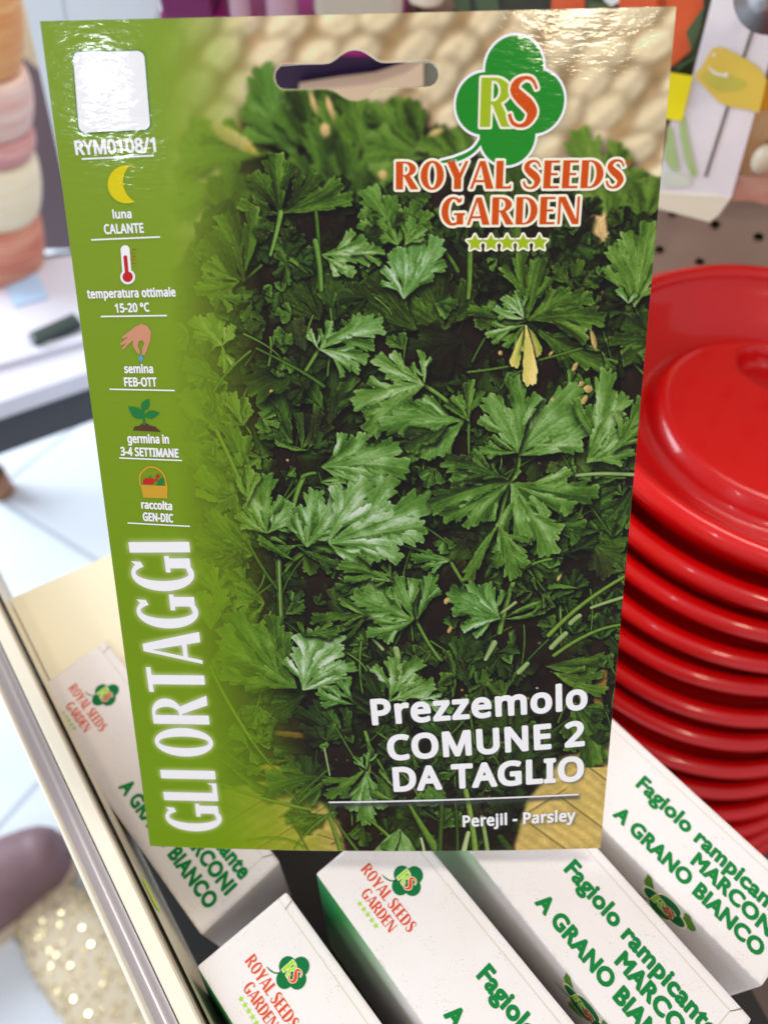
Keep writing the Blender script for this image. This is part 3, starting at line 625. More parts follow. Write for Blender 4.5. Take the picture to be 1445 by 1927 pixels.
class Painter:
    def __init__(self, seed):
        self.rs = np.random.RandomState(seed); self.im = np.zeros((CHGT, CWID, 3), np.float32)
        self.n1 = vnoise(self.rs, CHGT, CWID, 26); self.n2 = vnoise(self.rs, CHGT, CWID, 7); self.n3 = vnoise(self.rs, CHGT, CWID, 2.4)
    def box(self, pts, pad):
        p = np.array(pts); x0, y0 = p.min(0)-pad; x1, y1 = p.max(0)+pad
        x0 = int(max(0, x0)); y0 = int(max(0, y0)); x1 = int(min(CWID, x1)); y1 = int(min(CHGT, y1))
        if x1-x0 < 2 or y1-y0 < 2: return None
        X, Y = np.meshgrid(np.arange(x0, x1)+.5, np.arange(y0, y1)+.5)
        return (slice(y0, y1), slice(x0, x1)), X.astype(np.float32), Y.astype(np.float32)
    def over(self, sl, m, c):
        d = self.im[sl]; self.im[sl] = d*(1-m[..., None])+c*m[..., None]
    def shade(self, sl, m, k): self.im[sl] *= (1-k*m)[..., None]
    def stem(self, pts, w0, w1, v=.5, hue=.3, soft=1., pale=0., a=1.):
        P = [to_canvas(p) for p in pts]
        if len(P) == 3:
            P = [(1-t)**2*P[0]+2*t*(1-t)*P[1]+t*t*P[2] for t in np.linspace(0, 1, 9)]
        b = self.box(P, w0+w1+10)
        if b is None: return
        sl, X, Y = b; best = np.full(X.shape, 1e9, np.float32); uu = np.zeros_like(X); sd = np.zeros_like(X)
        n = len(P)-1
        for i in range(n):
            d = P[i+1]-P[i]; L2 = d@d+1e-6
            t = np.clip(((X-P[i][0])*d[0]+(Y-P[i][1])*d[1])/L2, 0, 1)
            ex = X-P[i][0]-t*d[0]; ey = Y-P[i][1]-t*d[1]; dist = np.hypot(ex, ey)
            m = dist < best; best = np.where(m, dist, best); uu = np.where(m, (i+t)/n, uu)
            sd = np.where(m, (ex*-d[1]+ey*d[0])/math.sqrt(L2), sd)
        w = (w0+(w1-w0)*uu)*.5
        sh = np.clip((w+5-best)/6, 0, 1); self.shade(sl, sh, .35*a)
        m = np.clip((w-best)/soft+.5, 0, 1)*a
        q = sd/np.maximum(w, .5)
        c = ramp(v+.16*(1-q*q)-.10*q-.05+.06*(self.n2[sl]-.5), hue)
        if pale: c = c*(1-pale)+col(222, 226, 196)*pale*(1-.5*q[..., None]**2)+c*pale*.5*q[..., None]**2
        self.over(sl, m, c)
    def leaf(self, base, tips, v=.5, hue=.15, w=.36, gloss=0., dark=0., soft=1.2, teeth=1., vein=1., a=1., sh=.66, cup=0.):
        """base and lobe tips in photo px; each lobe a toothed blade, the leaf their union"""
        B = to_canvas(base); T0 = [to_canvas(t[:2]) for t in tips]; rs = self.rs
        Lm = max(np.linalg.norm(t-B) for t in T0)
        if Lm < 4: return
        rq = np.random.RandomState(rs.randint(1 << 30)); T = []
        for t, tp in zip(T0, tips):
            k = tp[2] if len(tp) > 2 else 1.; dv = t-B; L = np.linalg.norm(dv)
            if L > 46 and k > .55 and teeth > .5:
                for sg in (-1, 1):
                    a_ = sg*rq.uniform(.42, .68); f0 = rq.uniform(.24, .40); f1 = rq.uniform(.44, .58)
                    r_ = np.array([dv[0]*cos(a_)-dv[1]*sin(a_), dv[0]*sin(a_)+dv[1]*cos(a_)]); T.append((B+dv*f0, B+dv*f0+r_*f1, k*1.0, .55))
                T.append((B, t, k*.80, 1.))
            else: T.append((B, t, k, 1.))
        allp = [B]+[q[1] for q in T]+[q[0]+(q[1]-q[0])*.6+np.array([-(q[1]-q[0])[1], (q[1]-q[0])[0]])*k*w*1.25 for q in T for k in (-1, 1)]
        b = self.box(allp, 12)
        if b is None: return
        sl, X, Y = b
        D = np.full(X.shape, -1e9, np.float32); val = np.zeros_like(X); vn = np.zeros_like(X); gs = np.zeros_like(X)
        rs0 = rs.randint(1 << 30); r2 = np.random.RandomState(rs0)
        for (Bi, t, kw, tk) in T:
            L = np.linalg.norm(t-Bi); ww = kw*w*L
            d = (t-Bi)/L; bx = X-Bi[0]; by = Y-Bi[1]
            U = (bx*d[0]+by*d[1])/L; V = -bx*d[1]+by*d[0]
            V = V-L*r2.uniform(-.16, .16)*np.clip(U, 0, 1)*(1-np.clip(U, 0, 1))*4*.5
            q0 = np.abs(V)/max(ww, 1.)
            un = U-.20*q0*np.clip(U*2-.5, 0, 1)+.025*(self.n2[sl]-.5)
            pk = r2.uniform(.58, .70)
            up = np.clip(un/pk, 0, 1); dn = np.clip((un-pk)/(1-pk), 0, 1)
            prof = np.where(un < pk, (.06 if tk > .9 else .35)+(.94 if tk > .9 else .65)*up**1.3, np.sqrt(np.clip(1-dn**1.5, 0, 1)))
            nt = np.clip(L/44., 1.9, 3.3)*r2.uniform(.9, 1.1); ph = r2.rand()
            saw = (un*nt*1.25+ph+np.where(V > 0, .43, 0.)) % 1.0
            scal = np.sin(pi*np.clip(saw, 0, 1)**1.7)**.75
            saw2 = (un*nt*3.1+ph*3+np.where(V > 0, .37, 0.)) % 1.0
            on = np.clip((un-.30)/.2, 0, 1)*teeth
            wd = ww*prof*(1.10-on*(.46*(1-scal)+.10*(1-np.sin(pi*saw2**1.4))))
            wd = np.where((U < 0) | (un > 1), -6., wd)
            dd = wd-np.abs(V)
            take = dd > D
            q = np.abs(V)/max(ww, 1.)
            tone = r2.uniform(-.06, .06)+np.clip(V/max(ww, 1.)*2.5, -1, 1)*r2.uniform(.02, .09)*r2.choice([-1, 1])
            ln = tone+.10*np.clip(U, 0, 1)-.05-dark*.5*np.clip(1-U*1.5, 0, 1)-cup*q*.25
            mid = np.exp(-(V/(1.2+.010*L))**2)*np.clip(1.1-U, 0, 1)
            sv = ((U-q*.34+.10*(self.n1[sl]-.5))*6.+r2.rand()) % 1.0
            svd = np.minimum(sv, 1-sv)*L/6.
            sev = np.exp(-(svd/1.5)**2)*np.clip(1.05-q, 0, 1)
            sv2 = ((U+q*.2)*17.+r2.rand()) % 1.0
            tin = np.exp(-(np.minimum(sv2, 1-sv2)*L/17./1.1)**2)*.5
            rad = ((V/(np.clip(U, .08, 2)*L)*9.+.35*(self.n1[sl]-.5)+r2.rand()) % 1.0)
            puck = .012*np.cos((sv-.5)*6.283)+.075*np.exp(-((np.minimum(rad, 1-rad))/.11)**2)*np.clip(U*2, 0, 1)-.012
            val = np.where(take, ln+puck*vein*.8, val); vn = np.where(take, mid*.13*vein-sev*.035*vein-tin*.012*vein, vn)
            shn = np.exp(-((V/max(ww, 1.)*r2.choice([-1, 1])-.32)/.30)**2)*np.clip(np.sin(pi*np.clip(U*1.05, 0, 1)), 0, 1)
            gs = np.where(take, shn, gs)
            D = np.where(take, dd, D)
        m = np.clip(D/soft+.5, 0, 1)*a
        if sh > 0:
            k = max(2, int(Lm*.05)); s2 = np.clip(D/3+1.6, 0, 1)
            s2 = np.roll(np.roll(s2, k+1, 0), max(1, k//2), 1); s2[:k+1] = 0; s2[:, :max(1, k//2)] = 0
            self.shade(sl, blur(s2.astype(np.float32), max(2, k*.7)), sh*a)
        n1, n2, n3 = self.n1[sl], self.n2[sl], self.n3[sl]
        vv = v-.03+(val+vn)*1.2+.09*gs+.10*(n1-.5)+.04*(n2-.5)+.05*(n3-.5)
        rim = np.exp(-(np.clip(D, 0, 99)/1.9)**2)
        vv = vv+rim*(.10 if v > .3 else .05)*(n1 > .42)
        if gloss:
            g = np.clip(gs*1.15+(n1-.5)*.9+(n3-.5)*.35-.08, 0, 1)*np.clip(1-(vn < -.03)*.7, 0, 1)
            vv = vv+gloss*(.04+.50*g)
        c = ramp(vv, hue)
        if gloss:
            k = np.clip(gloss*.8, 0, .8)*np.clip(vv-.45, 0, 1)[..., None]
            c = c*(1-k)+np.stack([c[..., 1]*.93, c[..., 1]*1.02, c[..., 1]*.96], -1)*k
        c = c+(rim*(n2 > .62)*.5*(v > .25))[..., None]*(col(206, 206, 120)-c)*.7
        self.over(sl, m, c)
    def blob(self, c0, rx, ry, ang, c, soft=2., a=1.):
        C = to_canvas(c0); r = max(rx, ry)
        b = self.box([C-r, C+r], 4)
        if b is None: return
        sl, X, Y = b; ca, sa = math.cos(ang), math.sin(ang)
        u = ((X-C[0])*ca+(Y-C[1])*sa)/rx; v = (-(X-C[0])*sa+(Y-C[1])*ca)/ry
        d = 1-np.hypot(u, v)+.25*(self.n2[sl]-.5)
        m = np.clip(d*min(rx, ry)/soft+.5, 0, 1)*a
        self.over(sl, m, c*(1+.25*(self.n3[sl]-.5)[..., None]-.18*(v)[..., None].clip(-1, 1)))

def paint_picture():
    P = Painter(11); rs = P.rs; im = P.im
    H, Wd = CHGT, CWID
    yy, xx = np.mgrid[0:H, 0:Wd].astype(np.float32)
    # soil-dark base
    base = col(42, 27, 18)*(1+.5*(P.n1-.5)+.35*(P.n2-.5)+.4*(P.n3-.5))[..., None]
    im[:] = base
    # --- woven palm basket along the top: rows of fat twisted knots
    wv = np.zeros((H, Wd), np.float32)
    edge_pts = [(330, 500), (380, 430), (430, 300), (470, 200), (560, 175), (700, 195), (780, 230), (860, 270), (960, 330), (1080, 300), (1160, 330), (1260, 420)]
    ex = [to_canvas(p) for p in edge_pts]
    lim = np.interp(np.arange(Wd), [e[0] for e in ex], [e[1] for e in ex])
    m = np.clip((lim[None, :]-yy)/10+.5+2.0*(P.n1-.5), 0, 1)
    im[:] = im*(1-m[..., None])+(col(184, 150, 102)*(.84+.32*P.n1[..., None]))*m[..., None]
    for r in range(-1, 7):
        for k in range(-1, 15):
            cx = 268+k*92+(r % 2)*46+rs.uniform(-14, 14); cy = 44+r*62-k*1.2+rs.uniform(-9, 9)
            if cy > np.interp(cx, [p[0] for p in edge_pts], [p[1] for p in edge_pts])+20: continue
            ang = -.55+rs.uniform(-.25, .25)
            C = to_canvas((cx, cy)); rx, ry = rs.uniform(60, 76), rs.uniform(37, 46)
            b = P.box([C-rx*1.3, C+rx*1.3], 4)
            if b is None: continue
            sl, X, Y = b; ca, sa = math.cos(ang), math.sin(ang)
            u = ((X-C[0])*ca+(Y-C[1])*sa)/rx; v = (-(X-C[0])*sa+(Y-C[1])*ca)/ry
            d = 1-np.sqrt(u*u+v*v); mm = np.clip(d*3, 0, 1)*np.clip(m[sl]*2-.4, 0, 1)
            sh = np.clip(d*2.2, 0, 1)
            br = .60+.40*sh-.16*v-.05*u+.10*(np.sin(v*8+u*2+k)*.5)+.10*(P.n2[sl]-.5)
            tint = col(246, 224, 182)*(1+rs.uniform(-.06, .05))
            cc = tint*np.clip(br, 0, 1.1)[..., None]; cc = cc+(1-sh)[..., None]*(col(190, 140, 84)-cc)*.30
            P.over(sl, mm, cc)
    L = P.leaf; S = P.stem
    # --- blurred back leaves, top
    im[:] = blur(im.copy(), 3.5)
    bl = dict(soft=3., teeth=1., vein=1., w=.27)
    for base_, tips, v, hue in (
        ((392, 330), [(345, 270), (372, 225), (330, 320)], .50, .5), ((520, 290), [(380, 250, .6), (352, 300, .5)], .46, .5), ((470, 330), [(330, 395, .7)], .52, .5),
        ((560, 300), [(492, 130, .9), (458, 205, .7), (545, 150, .7)], .50, .1), ((590, 330), [(560, 165), (610, 165, .8)], .36, .35),
        ((620, 320), [(640, 178), (600, 220, .7), (668, 230)], .42, .35), ((690, 330), [(655, 180), (700, 215)], .40, .45),
        ((795, 290), [(700, 205), (762, 190), (690, 260, .8), (720, 300, .7)], .40, .45), ((800, 300), [(655, 305, .9), (690, 262, .7), (672, 330, .6)], .50, .4),
        ((880, 320), [(815, 245), (860, 240), (790, 265)], .42, .45), ((1000, 420), [(905, 300), (960, 300), (1040, 330), (890, 380)], .38, .5),
        ((1150, 440), [(1085, 250, .8), (1130, 300), (1200, 330), (1165, 285)], .48, .55), ((1210, 430), [(1235, 335), (1195, 350)], .46, .55),
        ((600, 420), [(545, 300), (595, 240), (640, 300)], .42, .3), ((640, 400), [(690, 320), (650, 270), (720, 360)], .40, .35),
        ((740, 450), [(700, 360), (760, 330), (800, 380)], .46, .2), ((860, 460), [(800, 400), (850, 380), (910, 420)], .34, .3),
        ((430, 420), [(400, 345, .8), (440, 310), (470, 350)], .30, .45), ((950, 520), [(925, 440), (965, 430)], .34, .4)):
        L(base_, tips, v=v, hue=hue, **bl)
    P.blob((440, 262), 50, 15, .5, col(218, 186, 130), 7); P.blob((474, 282), 18, 6, .6, col(226, 182, 84), 4, .8)
    for q in ((612, 246, 11, 13), (720, 330, 9, 9), (735, 393, 8, 12), (820, 250, 16, 6), (590, 195, 6, 22), (622, 205, 7, 24), (500, 420, 7, 40)):
        P.blob(q[:2], q[2], q[3], -.3, col(226, 190, 128), 4)
    P.blob((1125, 445), 34, 46, .1, col(216, 182, 122), 8); P.blob((1110, 500), 16, 34, .3, col(214, 180, 140), 7)
    for i in range(16): P.blob((rs.uniform(1080, 1180), rs.uniform(470, 560)), rs.uniform(5, 13), rs.uniform(4, 9), rs.uniform(0, 3), col(206, 168, 118), 4, .85)
    yb = to_canvas((700, 470))[1]
    fade = np.clip((yb-yy)/160, 0, 1)[..., None]
    im[:] = im*(1-fade)+blur(im.copy(), 2.6)*fade
    # --- random dim understory
    for i in range(520):
        x = rs.uniform(330, 1230); y = rs.uniform(330, 1600)
        if y < np.interp(x, [p[0] for p in edge_pts], [p[1] for p in edge_pts])+70: continue
        ang = rs.uniform(0, 6.283); Lp = rs.uniform(30, 92)
        tips = [(x+Lp*math.cos(ang+d)*f, y+Lp*math.sin(ang+d)*f) for d, f in ((0, 1), (.75, .8), (-.75, .8))][:rs.randint(1, 4)]
        bl_ = y < 560
        L((x, y), tips, v=rs.uniform(.09, .33), hue=rs.uniform(.05, .5), soft=2.5 if not bl_ else 4, w=rs.uniform(.22, .32), vein=.7, dark=rs.uniform(0, .3), sh=.6)
    for i in range(120):
        x = rs.uniform(360, 1200); y = rs.uniform(480, 1580); a = rs.uniform(-1.1, 1.1)+math.pi/2; l = rs.uniform(40, 120)
        S([(x, y), (x+l*math.cos(a), y+l*math.sin(a))], rs.uniform(3, 7), rs.uniform(2, 4), v=rs.uniform(.24, .50), hue=.35, soft=1.5)
    for i in range(60):
        x = rs.uniform(420, 1190); y = rs.uniform(440, 1500)
        P.blob((x, y), rs.uniform(1.5, 5), rs.uniform(1.2, 3.6), rs.uniform(0, 3), [col(206, 160, 70), col(214, 200, 170), col(150, 170, 90)][rs.randint(3)], 1.5, .8)
    # dark hollows read in the picture
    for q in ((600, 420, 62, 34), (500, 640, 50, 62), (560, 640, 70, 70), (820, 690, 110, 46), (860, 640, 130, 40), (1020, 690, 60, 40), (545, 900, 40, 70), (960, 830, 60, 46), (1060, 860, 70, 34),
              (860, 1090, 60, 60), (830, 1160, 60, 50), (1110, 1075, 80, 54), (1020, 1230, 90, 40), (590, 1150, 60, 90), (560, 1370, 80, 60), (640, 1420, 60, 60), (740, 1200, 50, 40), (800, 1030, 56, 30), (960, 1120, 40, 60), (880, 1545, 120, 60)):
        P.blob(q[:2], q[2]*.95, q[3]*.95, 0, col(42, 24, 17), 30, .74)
    for i in range(45):
        x = rs.uniform(430, 1190); y = rs.uniform(560, 1500)
        P.blob((x, y), rs.uniform(1.5, 4.2), rs.uniform(1.2, 3.2), rs.uniform(0, 3), [col(216, 165, 80), col(222, 212, 190), col(150, 170, 90)][rs.randint(3)], 1.5, .8)
    # --- palm mat, bottom right and bottom left
    for poly, c0, ang in (([(1060, 1420), (1150, 1395), (1150, 1620), (958, 1620), (990, 1500)], col(232, 200, 112), .72), ([(420, 1480), (560, 1450), (640, 1540), (655, 1620), (380, 1620)], col(214, 186, 104), .35)):
        Q = [to_canvas(p) for p in poly]; b = P.box(Q, 6); sl, X, Y = b
        ins = np.zeros(X.shape, bool); n = len(Q)
        for i in range(n):
            (x0, y0), (x1, y1) = Q[i], Q[(i+1) % n]
            ins ^= ((y0 > Y) != (y1 > Y)) & (X < (x1-x0)*(Y-y0)/(y1-y0+1e-9)+x0)
        mm = blur(ins.astype(np.float32), 5)
        ca, sa = math.cos(ang), math.sin(ang)
        left = (X*.75+Y*.66) % 420 < 210
        w_ = np.where(left, -X*sa+Y*ca, X*.6+Y*.8)
        st = .5+.5*np.sin(w_/4.6+1.2*(P.n1[sl]-.5))*(.35+.65*P.n1[sl]); seam = np.exp(-((w_ % 118-59)/2.6)**2)
        cc = c0*(.90+.12*st+.08*(P.n2[sl]-.5)+.10*(P.n1[sl]-.5))[..., None]*(1-.38*seam[..., None])
        P.over(sl, mm*.97, cc)
    P.blob((560, 1376), 70, 9, .1, col(196, 140, 62), 6); P.blob((520, 1440), 40, 10, .2, col(190, 140, 60), 6)
    P.blob((1105, 1385), 40, 20, .2, col(214, 166, 60), 8, .8); P.blob((1128, 1290), 14, 60, .1, col(206, 160, 56), 6, .8)
    # --- midground, dim
    M = [
     ((602, 602), [(496, 556), (560, 512), (520, 590, .8), (620, 530)], .30, .55, {}), ((622, 600), [(669, 529), (630, 515), (690, 560)], .36, .35, {}),
     ((835, 622), [(750, 560), (790, 520), (836, 514), (881, 535), (680, 560)], .33, .55, {}), ((783, 621), [(662, 545, .8), (700, 520), (668, 590)], .33, .45, {}),
     ((529, 403), [(517, 290, 1.1), (474, 330), (600, 330, .8), (452, 385, .8)], .40, .4, dict(dark=.3)), ((532, 402), [(660, 372, .45), (640, 345, .5)], .44, .35, {}),
     ((461, 530), [(423, 405, 1.1), (385, 450), (462, 430, .8)], .30, .45, {}), ((463, 510), [(479, 392, .55)], .46, .3, {}), ((452, 530), [(370, 545, .8), (385, 500, .8), (400, 572, .6)], .46, .5, {}),
     ((565, 520), [(540, 432), (524, 470)], .38, .25, {}), ((575, 525), [(560, 455, .8), (585, 465, .6)], .40, .25, {}),
     ((748, 462), [(690, 358), (725, 372), (678, 420, .8), (775, 400)], .54, .2, {}), ((765, 462), [(783, 380), (808, 400)], .48, .25, {}),
     ((1075, 545), [(1040, 500, .8), (1090, 490), (1130, 520)], .34, .6, {}), ((1240, 640), [(1145, 640, .7), (1170, 600), (1170, 680)], .36, .45, {}),
     ((1000, 615), [(1052, 660, .5), (1140, 690, .6)], .36, .45, {}), ((1130, 660), [(1155, 700, .6), (1100, 650, .6)], .40, .4, {}),
     ((870, 640), [(770, 660), (790, 625), (810, 700), (880, 690)], .22, .4, {}), ((690, 560), [(640, 560), (660, 590)], .28, .4, {}),
     ((621, 797), [(631, 672, .8), (600, 700), (655, 720, .9), (668, 690, .7)], .32, .3, {}), ((610, 770), [(553, 718), (580, 690), (560, 680)], .40, .15, {}),
     ((552, 832), [(496, 752), (520, 735), (488, 795)], .38, .15, {}), ((569, 845), [(600, 765, .5), (560, 770, .5)], .42, .2, {}), ((580, 845), [(625, 800, .6), (520, 825, .5)], .36, .2, {}),
     ((640, 675), [(560, 640, .5), (545, 690, .7), (470, 730, .9), (500, 700)], .30, .3, {}), ((562, 708), [(548, 670, .6), (575, 675, .5)], .50, .1, {}),
     ((575, 660), [(540, 606), (562, 600), (580, 620)], .50, .15, {}), ((420, 650), [(365, 600), (400, 590), (440, 612), (372, 650), (430, 700)], .58, .4, dict(gloss=.2)),
     ((430, 720), [(350, 680), (372, 735), (420, 760)], .42, .5, {}), ((415, 815), [(345, 740), (380, 720), (440, 740)], .48, .5, {}), ((460, 800), [(440, 740), (470, 760), (420, 790)], .50, .5, {}),
     ((400, 900), [(340, 830), (365, 800), (400, 830)], .50, .55, {}), ((440, 960), [(380, 880, .7), (400, 850), (430, 900)], .48, .5, {}), ((470, 940), [(438, 860, .6), (430, 800, .6)], .48, .45, {}),
     ((480, 1040), [(375, 1000), (400, 960), (430, 975), (390, 1045)], .44, .45, {}), ((455, 1030), [(375, 1090, .9), (385, 1030, .8), (430, 1100)], .34, .5, {}),
     ((500, 1130), [(400, 1090), (425, 1075), (430, 1130), (455, 1165)], .46, .45, {}), ((420, 1130), [(370, 1050, .8), (400, 1060, .8), (440, 1110)], .52, .5, {}), ((400, 1180), [(385, 1110), (420, 1105)], .54, .5, {}),
     ((575, 1300), [(477, 1287, 1.1), (500, 1340), (518, 1345), (490, 1262)], .25, .1, {}), ((640, 1390), [(560, 1330, .7), (600, 1310), (575, 1370)], .30, .1, {}), ((650, 1395), [(612, 1320, .5), (650, 1325, .5)], .34, .1, {}),
     ((505, 1400), [(492, 1335, .6), (520, 1345, .4), (470, 1370, .6), (515, 1380, .5)], .40, .3, {}), ((470, 1400), [(440, 1360), (445, 1410), (490, 1430)], .40, .4, {}),
     ((580, 1480), [(540, 1430), (575, 1415), (620, 1430), (510, 1450)], .30, .0, {}), ((625, 1455), [(498, 1488, .7), (520, 1460, .6), (560, 1500, .6)], .38, .0, {}), ((440, 1440), [(500, 1480, .5), (420, 1425, .4)], .40, .4, {}),
     ((615, 1525), [(540, 1530, .8), (560, 1550), (590, 1545)], .36, .4, {}), ((700, 1340), [(665, 1280, .8), (690, 1255), (715, 1290)], .24, .2, {}), ((735, 1290), [(690, 1250, .5), (712, 1262, .6)], .44, .25, {}),
     ((1191, 916), [(1121, 996), (1150, 1000), (1095, 930), (1180, 985)], .38, .15, dict(dark=.2)), ((1110, 905), [(1030, 880), (1060, 850), (1100, 850)], .48, .25, {}), ((1175, 900), [(1120, 870), (1160, 850), (1130, 890)], .44, .3, {}),
     ((1105, 1010), [(1176, 1020), (1180, 1060, .9), (1140, 1085, .9)], .42, .5, {}), ((1040, 985), [(1100, 985), (1080, 960), (1110, 1010)], .42, .1, {}), ((1060, 1040), [(1120, 1010, .6), (1090, 1050, .6)], .24, .1, {}),
     ((850, 1262), [(905, 1200, .7), (880, 1190), (930, 1235, .7), (850, 1220)], .30, .1, {}), ((890, 1300), [(860, 1240, .8), (920, 1250, .8)], .34, .3, {}), ((955, 1290), [(962, 1185, .25), (970, 1260, .4)], .36, .4, {}),
     ((850, 1310), [(838, 1220, .3), (845, 1260, .3)], .36, .3, {}), ((950, 1310), [(870, 1310, .7), (905, 1285), (940, 1275)], .42, .45, {}), ((1025, 1250), [(1120, 1270, .5), (1150, 1240, .5), (1100, 1255, .5)], .42, .4, {}),
     ((780, 1235), [(800, 1200), (830, 1230), (765, 1215)], .36, .4, {}), ((820, 1290), [(850, 1262), (840, 1300)], .38, .4, {}),
     ((1040, 1262), [(1136, 1300, .6), (1110, 1280, .6)], .44, .5, {}), ((1078, 1320), [(1119, 1436, 1.0), (1132, 1390), (1095, 1400), (1138, 1345)], .42, .4, {}),
     ((960, 1380), [(900, 1340), (930, 1320), (980, 1330), (1010, 1360)], .34, .4, {}), ((870, 1440), [(820, 1400), (860, 1385), (900, 1400)], .36, .3, {}), ((760, 1440), [(720, 1390), (760, 1380), (790, 1410)], .34, .2, {}),
    ]
    for b_, t_, v, hue, kw in M: L(b_, t_, v=v-.05, hue=hue-.02, soft=1.6, w=.27, **kw)
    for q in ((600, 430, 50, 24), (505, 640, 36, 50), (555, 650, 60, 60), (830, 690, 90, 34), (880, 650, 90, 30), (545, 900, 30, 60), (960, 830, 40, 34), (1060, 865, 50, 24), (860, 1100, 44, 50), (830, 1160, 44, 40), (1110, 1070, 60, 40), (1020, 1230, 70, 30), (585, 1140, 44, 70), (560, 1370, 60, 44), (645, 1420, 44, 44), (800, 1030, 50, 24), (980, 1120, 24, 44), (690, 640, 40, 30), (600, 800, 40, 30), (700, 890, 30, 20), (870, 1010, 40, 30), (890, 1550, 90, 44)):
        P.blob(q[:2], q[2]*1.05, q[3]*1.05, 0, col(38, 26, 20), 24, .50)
    for i in range(260):
        x = rs.uniform(345, 1215); y = rs.uniform(400, 1590)
        if y > 1400 and (x > 950 or x < 640): continue
        ang = rs.uniform(0, 6.283); Lp = rs.uniform(16, 44)
        tips_ = [(x+Lp*math.cos(ang+dl)*fl, y+Lp*math.sin(ang+dl)*fl) for dl, fl in ((0, 1), (.8, .8), (-.8, .8))][:rs.randint(2, 4)]
        L((x, y), tips_, v=rs.uniform(.16, .42), hue=rs.uniform(0, .35), soft=1.4, w=rs.uniform(.24, .34), vein=.8, gloss=rs.uniform(0, .2), sh=.6)
    for i in range(80):
        x = rs.uniform(380, 1200); y = rs.uniform(520, 1560); an = rs.uniform(-1., 1.)+math.pi/2; l = rs.uniform(40, 110); bn = rs.uniform(-18, 18)
        S([(x, y), (x+l*.5*math.cos(an)+bn, y+l*.5*math.sin(an)), (x+l*math.cos(an), y+l*math.sin(an))], rs.uniform(2.5, 5.5), rs.uniform(2, 4), v=rs.uniform(.3, .54), hue=.3, soft=1.3)
    # --- stems
    for a_ in (
        ([(529, 401), (522, 440), (510, 480)], 11, 6, .55, .25), ([(525, 1030), (527, 1110), (534, 1196)], 15, 11, .46, .3), ([(574, 893), (560, 915), (549, 972)], 12, 10, .5, .35), ([(571, 895), (582, 888), (594, 888)], 9, 7, .46, .3),
        ([(410, 810), (440, 870), (468, 938)], 9, 11, .5, .55), ([(446, 900), (455, 915), (468, 938)], 8, 6, .5, .5), ([(398, 1250), (425, 1310), (478, 1390)], 8, 9, .52, .55), ([(478, 1390), (500, 1420), (520, 1440)], 8, 5, .4, .5),
        ([(958, 905), (945, 940), (936, 990)], 10, 8, .52, .25), ([(966, 1086), (952, 1120), (938, 1185)], 11, 13, .52, .3), ([(966, 1086), (990, 1055), (1035, 1050)], 8, 6, .50, .25), ([(797, 724), (835, 745), (880, 792)], 9, 9, .52, .25),
        ([(881, 790), (880, 820), (881, 850)], 7, 4, .42, .3), ([(1031, 1192), (1090, 1130), (1172, 1086)], 12, 8, .52, .5), ([(1041, 1230), (1110, 1180), (1166, 1176)], 10, 7, .50, .45), ([(782, 1160), (800, 1200), (826, 1234)], 8, 9, .46, .25),
        ([(848, 1056), (860, 1075), (872, 1096)], 9, 8, .48, .25), ([(751, 1021), (790, 1030), (842, 1050)], 6, 9, .48, .05), ([(600, 658), (590, 675), (573, 702)], 8, 7, .50, .4), ([(610, 725), (580, 700), (485, 655)], 9, 5, .34, .2),
        ([(975, 855), (978, 880), (960, 905)], 7, 8, .46, .25), ([(596, 1024), (570, 1030), (540, 1060)], 8, 6, .4, .2), ([(540, 1070), (552, 1050), (578, 1036)], 7, 6, .42, .3), ([(468, 1015), (490, 1060), (525, 1105)], 8, 7, .3, .35),
        ([(688, 1370), (700, 1400), (694, 1450)], 10, 8, .52, .3), ([(694, 1390), (720, 1440), (745, 1480)], 7, 6, .44, .2), ([(595, 400), (605, 500), (598, 540)], 8, 8, .36, .2), ([(594, 455), (604, 500), (605, 545)], 12, 9, .50, .15),
        ([(883, 470), (884, 520), (880, 560)], 12, 9, .46, .4), ([(815, 450), (845, 480), (860, 510)], 7, 9, .36, .3), ([(925, 1105), (900, 1150), (905, 1190)], 6, 8, .3, .3), ([(892, 1190), (905, 1170), (925, 1155)], 6, 6, .4, .3),
        ([(1000, 690), (960, 700), (940, 730)], 4, 3, .42, .4), ([(880, 700), (980, 690), (1095, 655)], 5, 4, .42, .4)):
        S(a_[0], a_[1], a_[2], v=a_[3], hue=a_[4], soft=1.4)
    for a_ in (([(527, 1050), (528, 1100), (531, 1170)], 4, 3), ([(1083, 894), (1130, 888), (1196, 894)], 8, 9), ([(1111, 1142), (1140, 1132), (1172, 1124)], 8, 9), ([(1036, 1215), (1050, 1200), (1062, 1190)], 14, 14), ([(1072, 1170), (1080, 1162), (1088, 1157)], 13, 13),
               ([(928, 1205), (920, 1220), (912, 1235)], 16, 10), ([(975, 1260), (985, 1250), (990, 1245)], 15, 12), ([(940, 1150), (955, 1140), (968, 1130)], 8, 8), ([(745, 1215), (748, 1225), (750, 1238)], 16, 15), ([(702, 1197), (712, 1205), (720, 1215)], 8, 9), ([(612, 1400), (618, 1430), (622, 1450)], 5, 4)):
        S(a_[0], a_[1], a_[2], v=.50, hue=.3, soft=1.6, pale=.42)
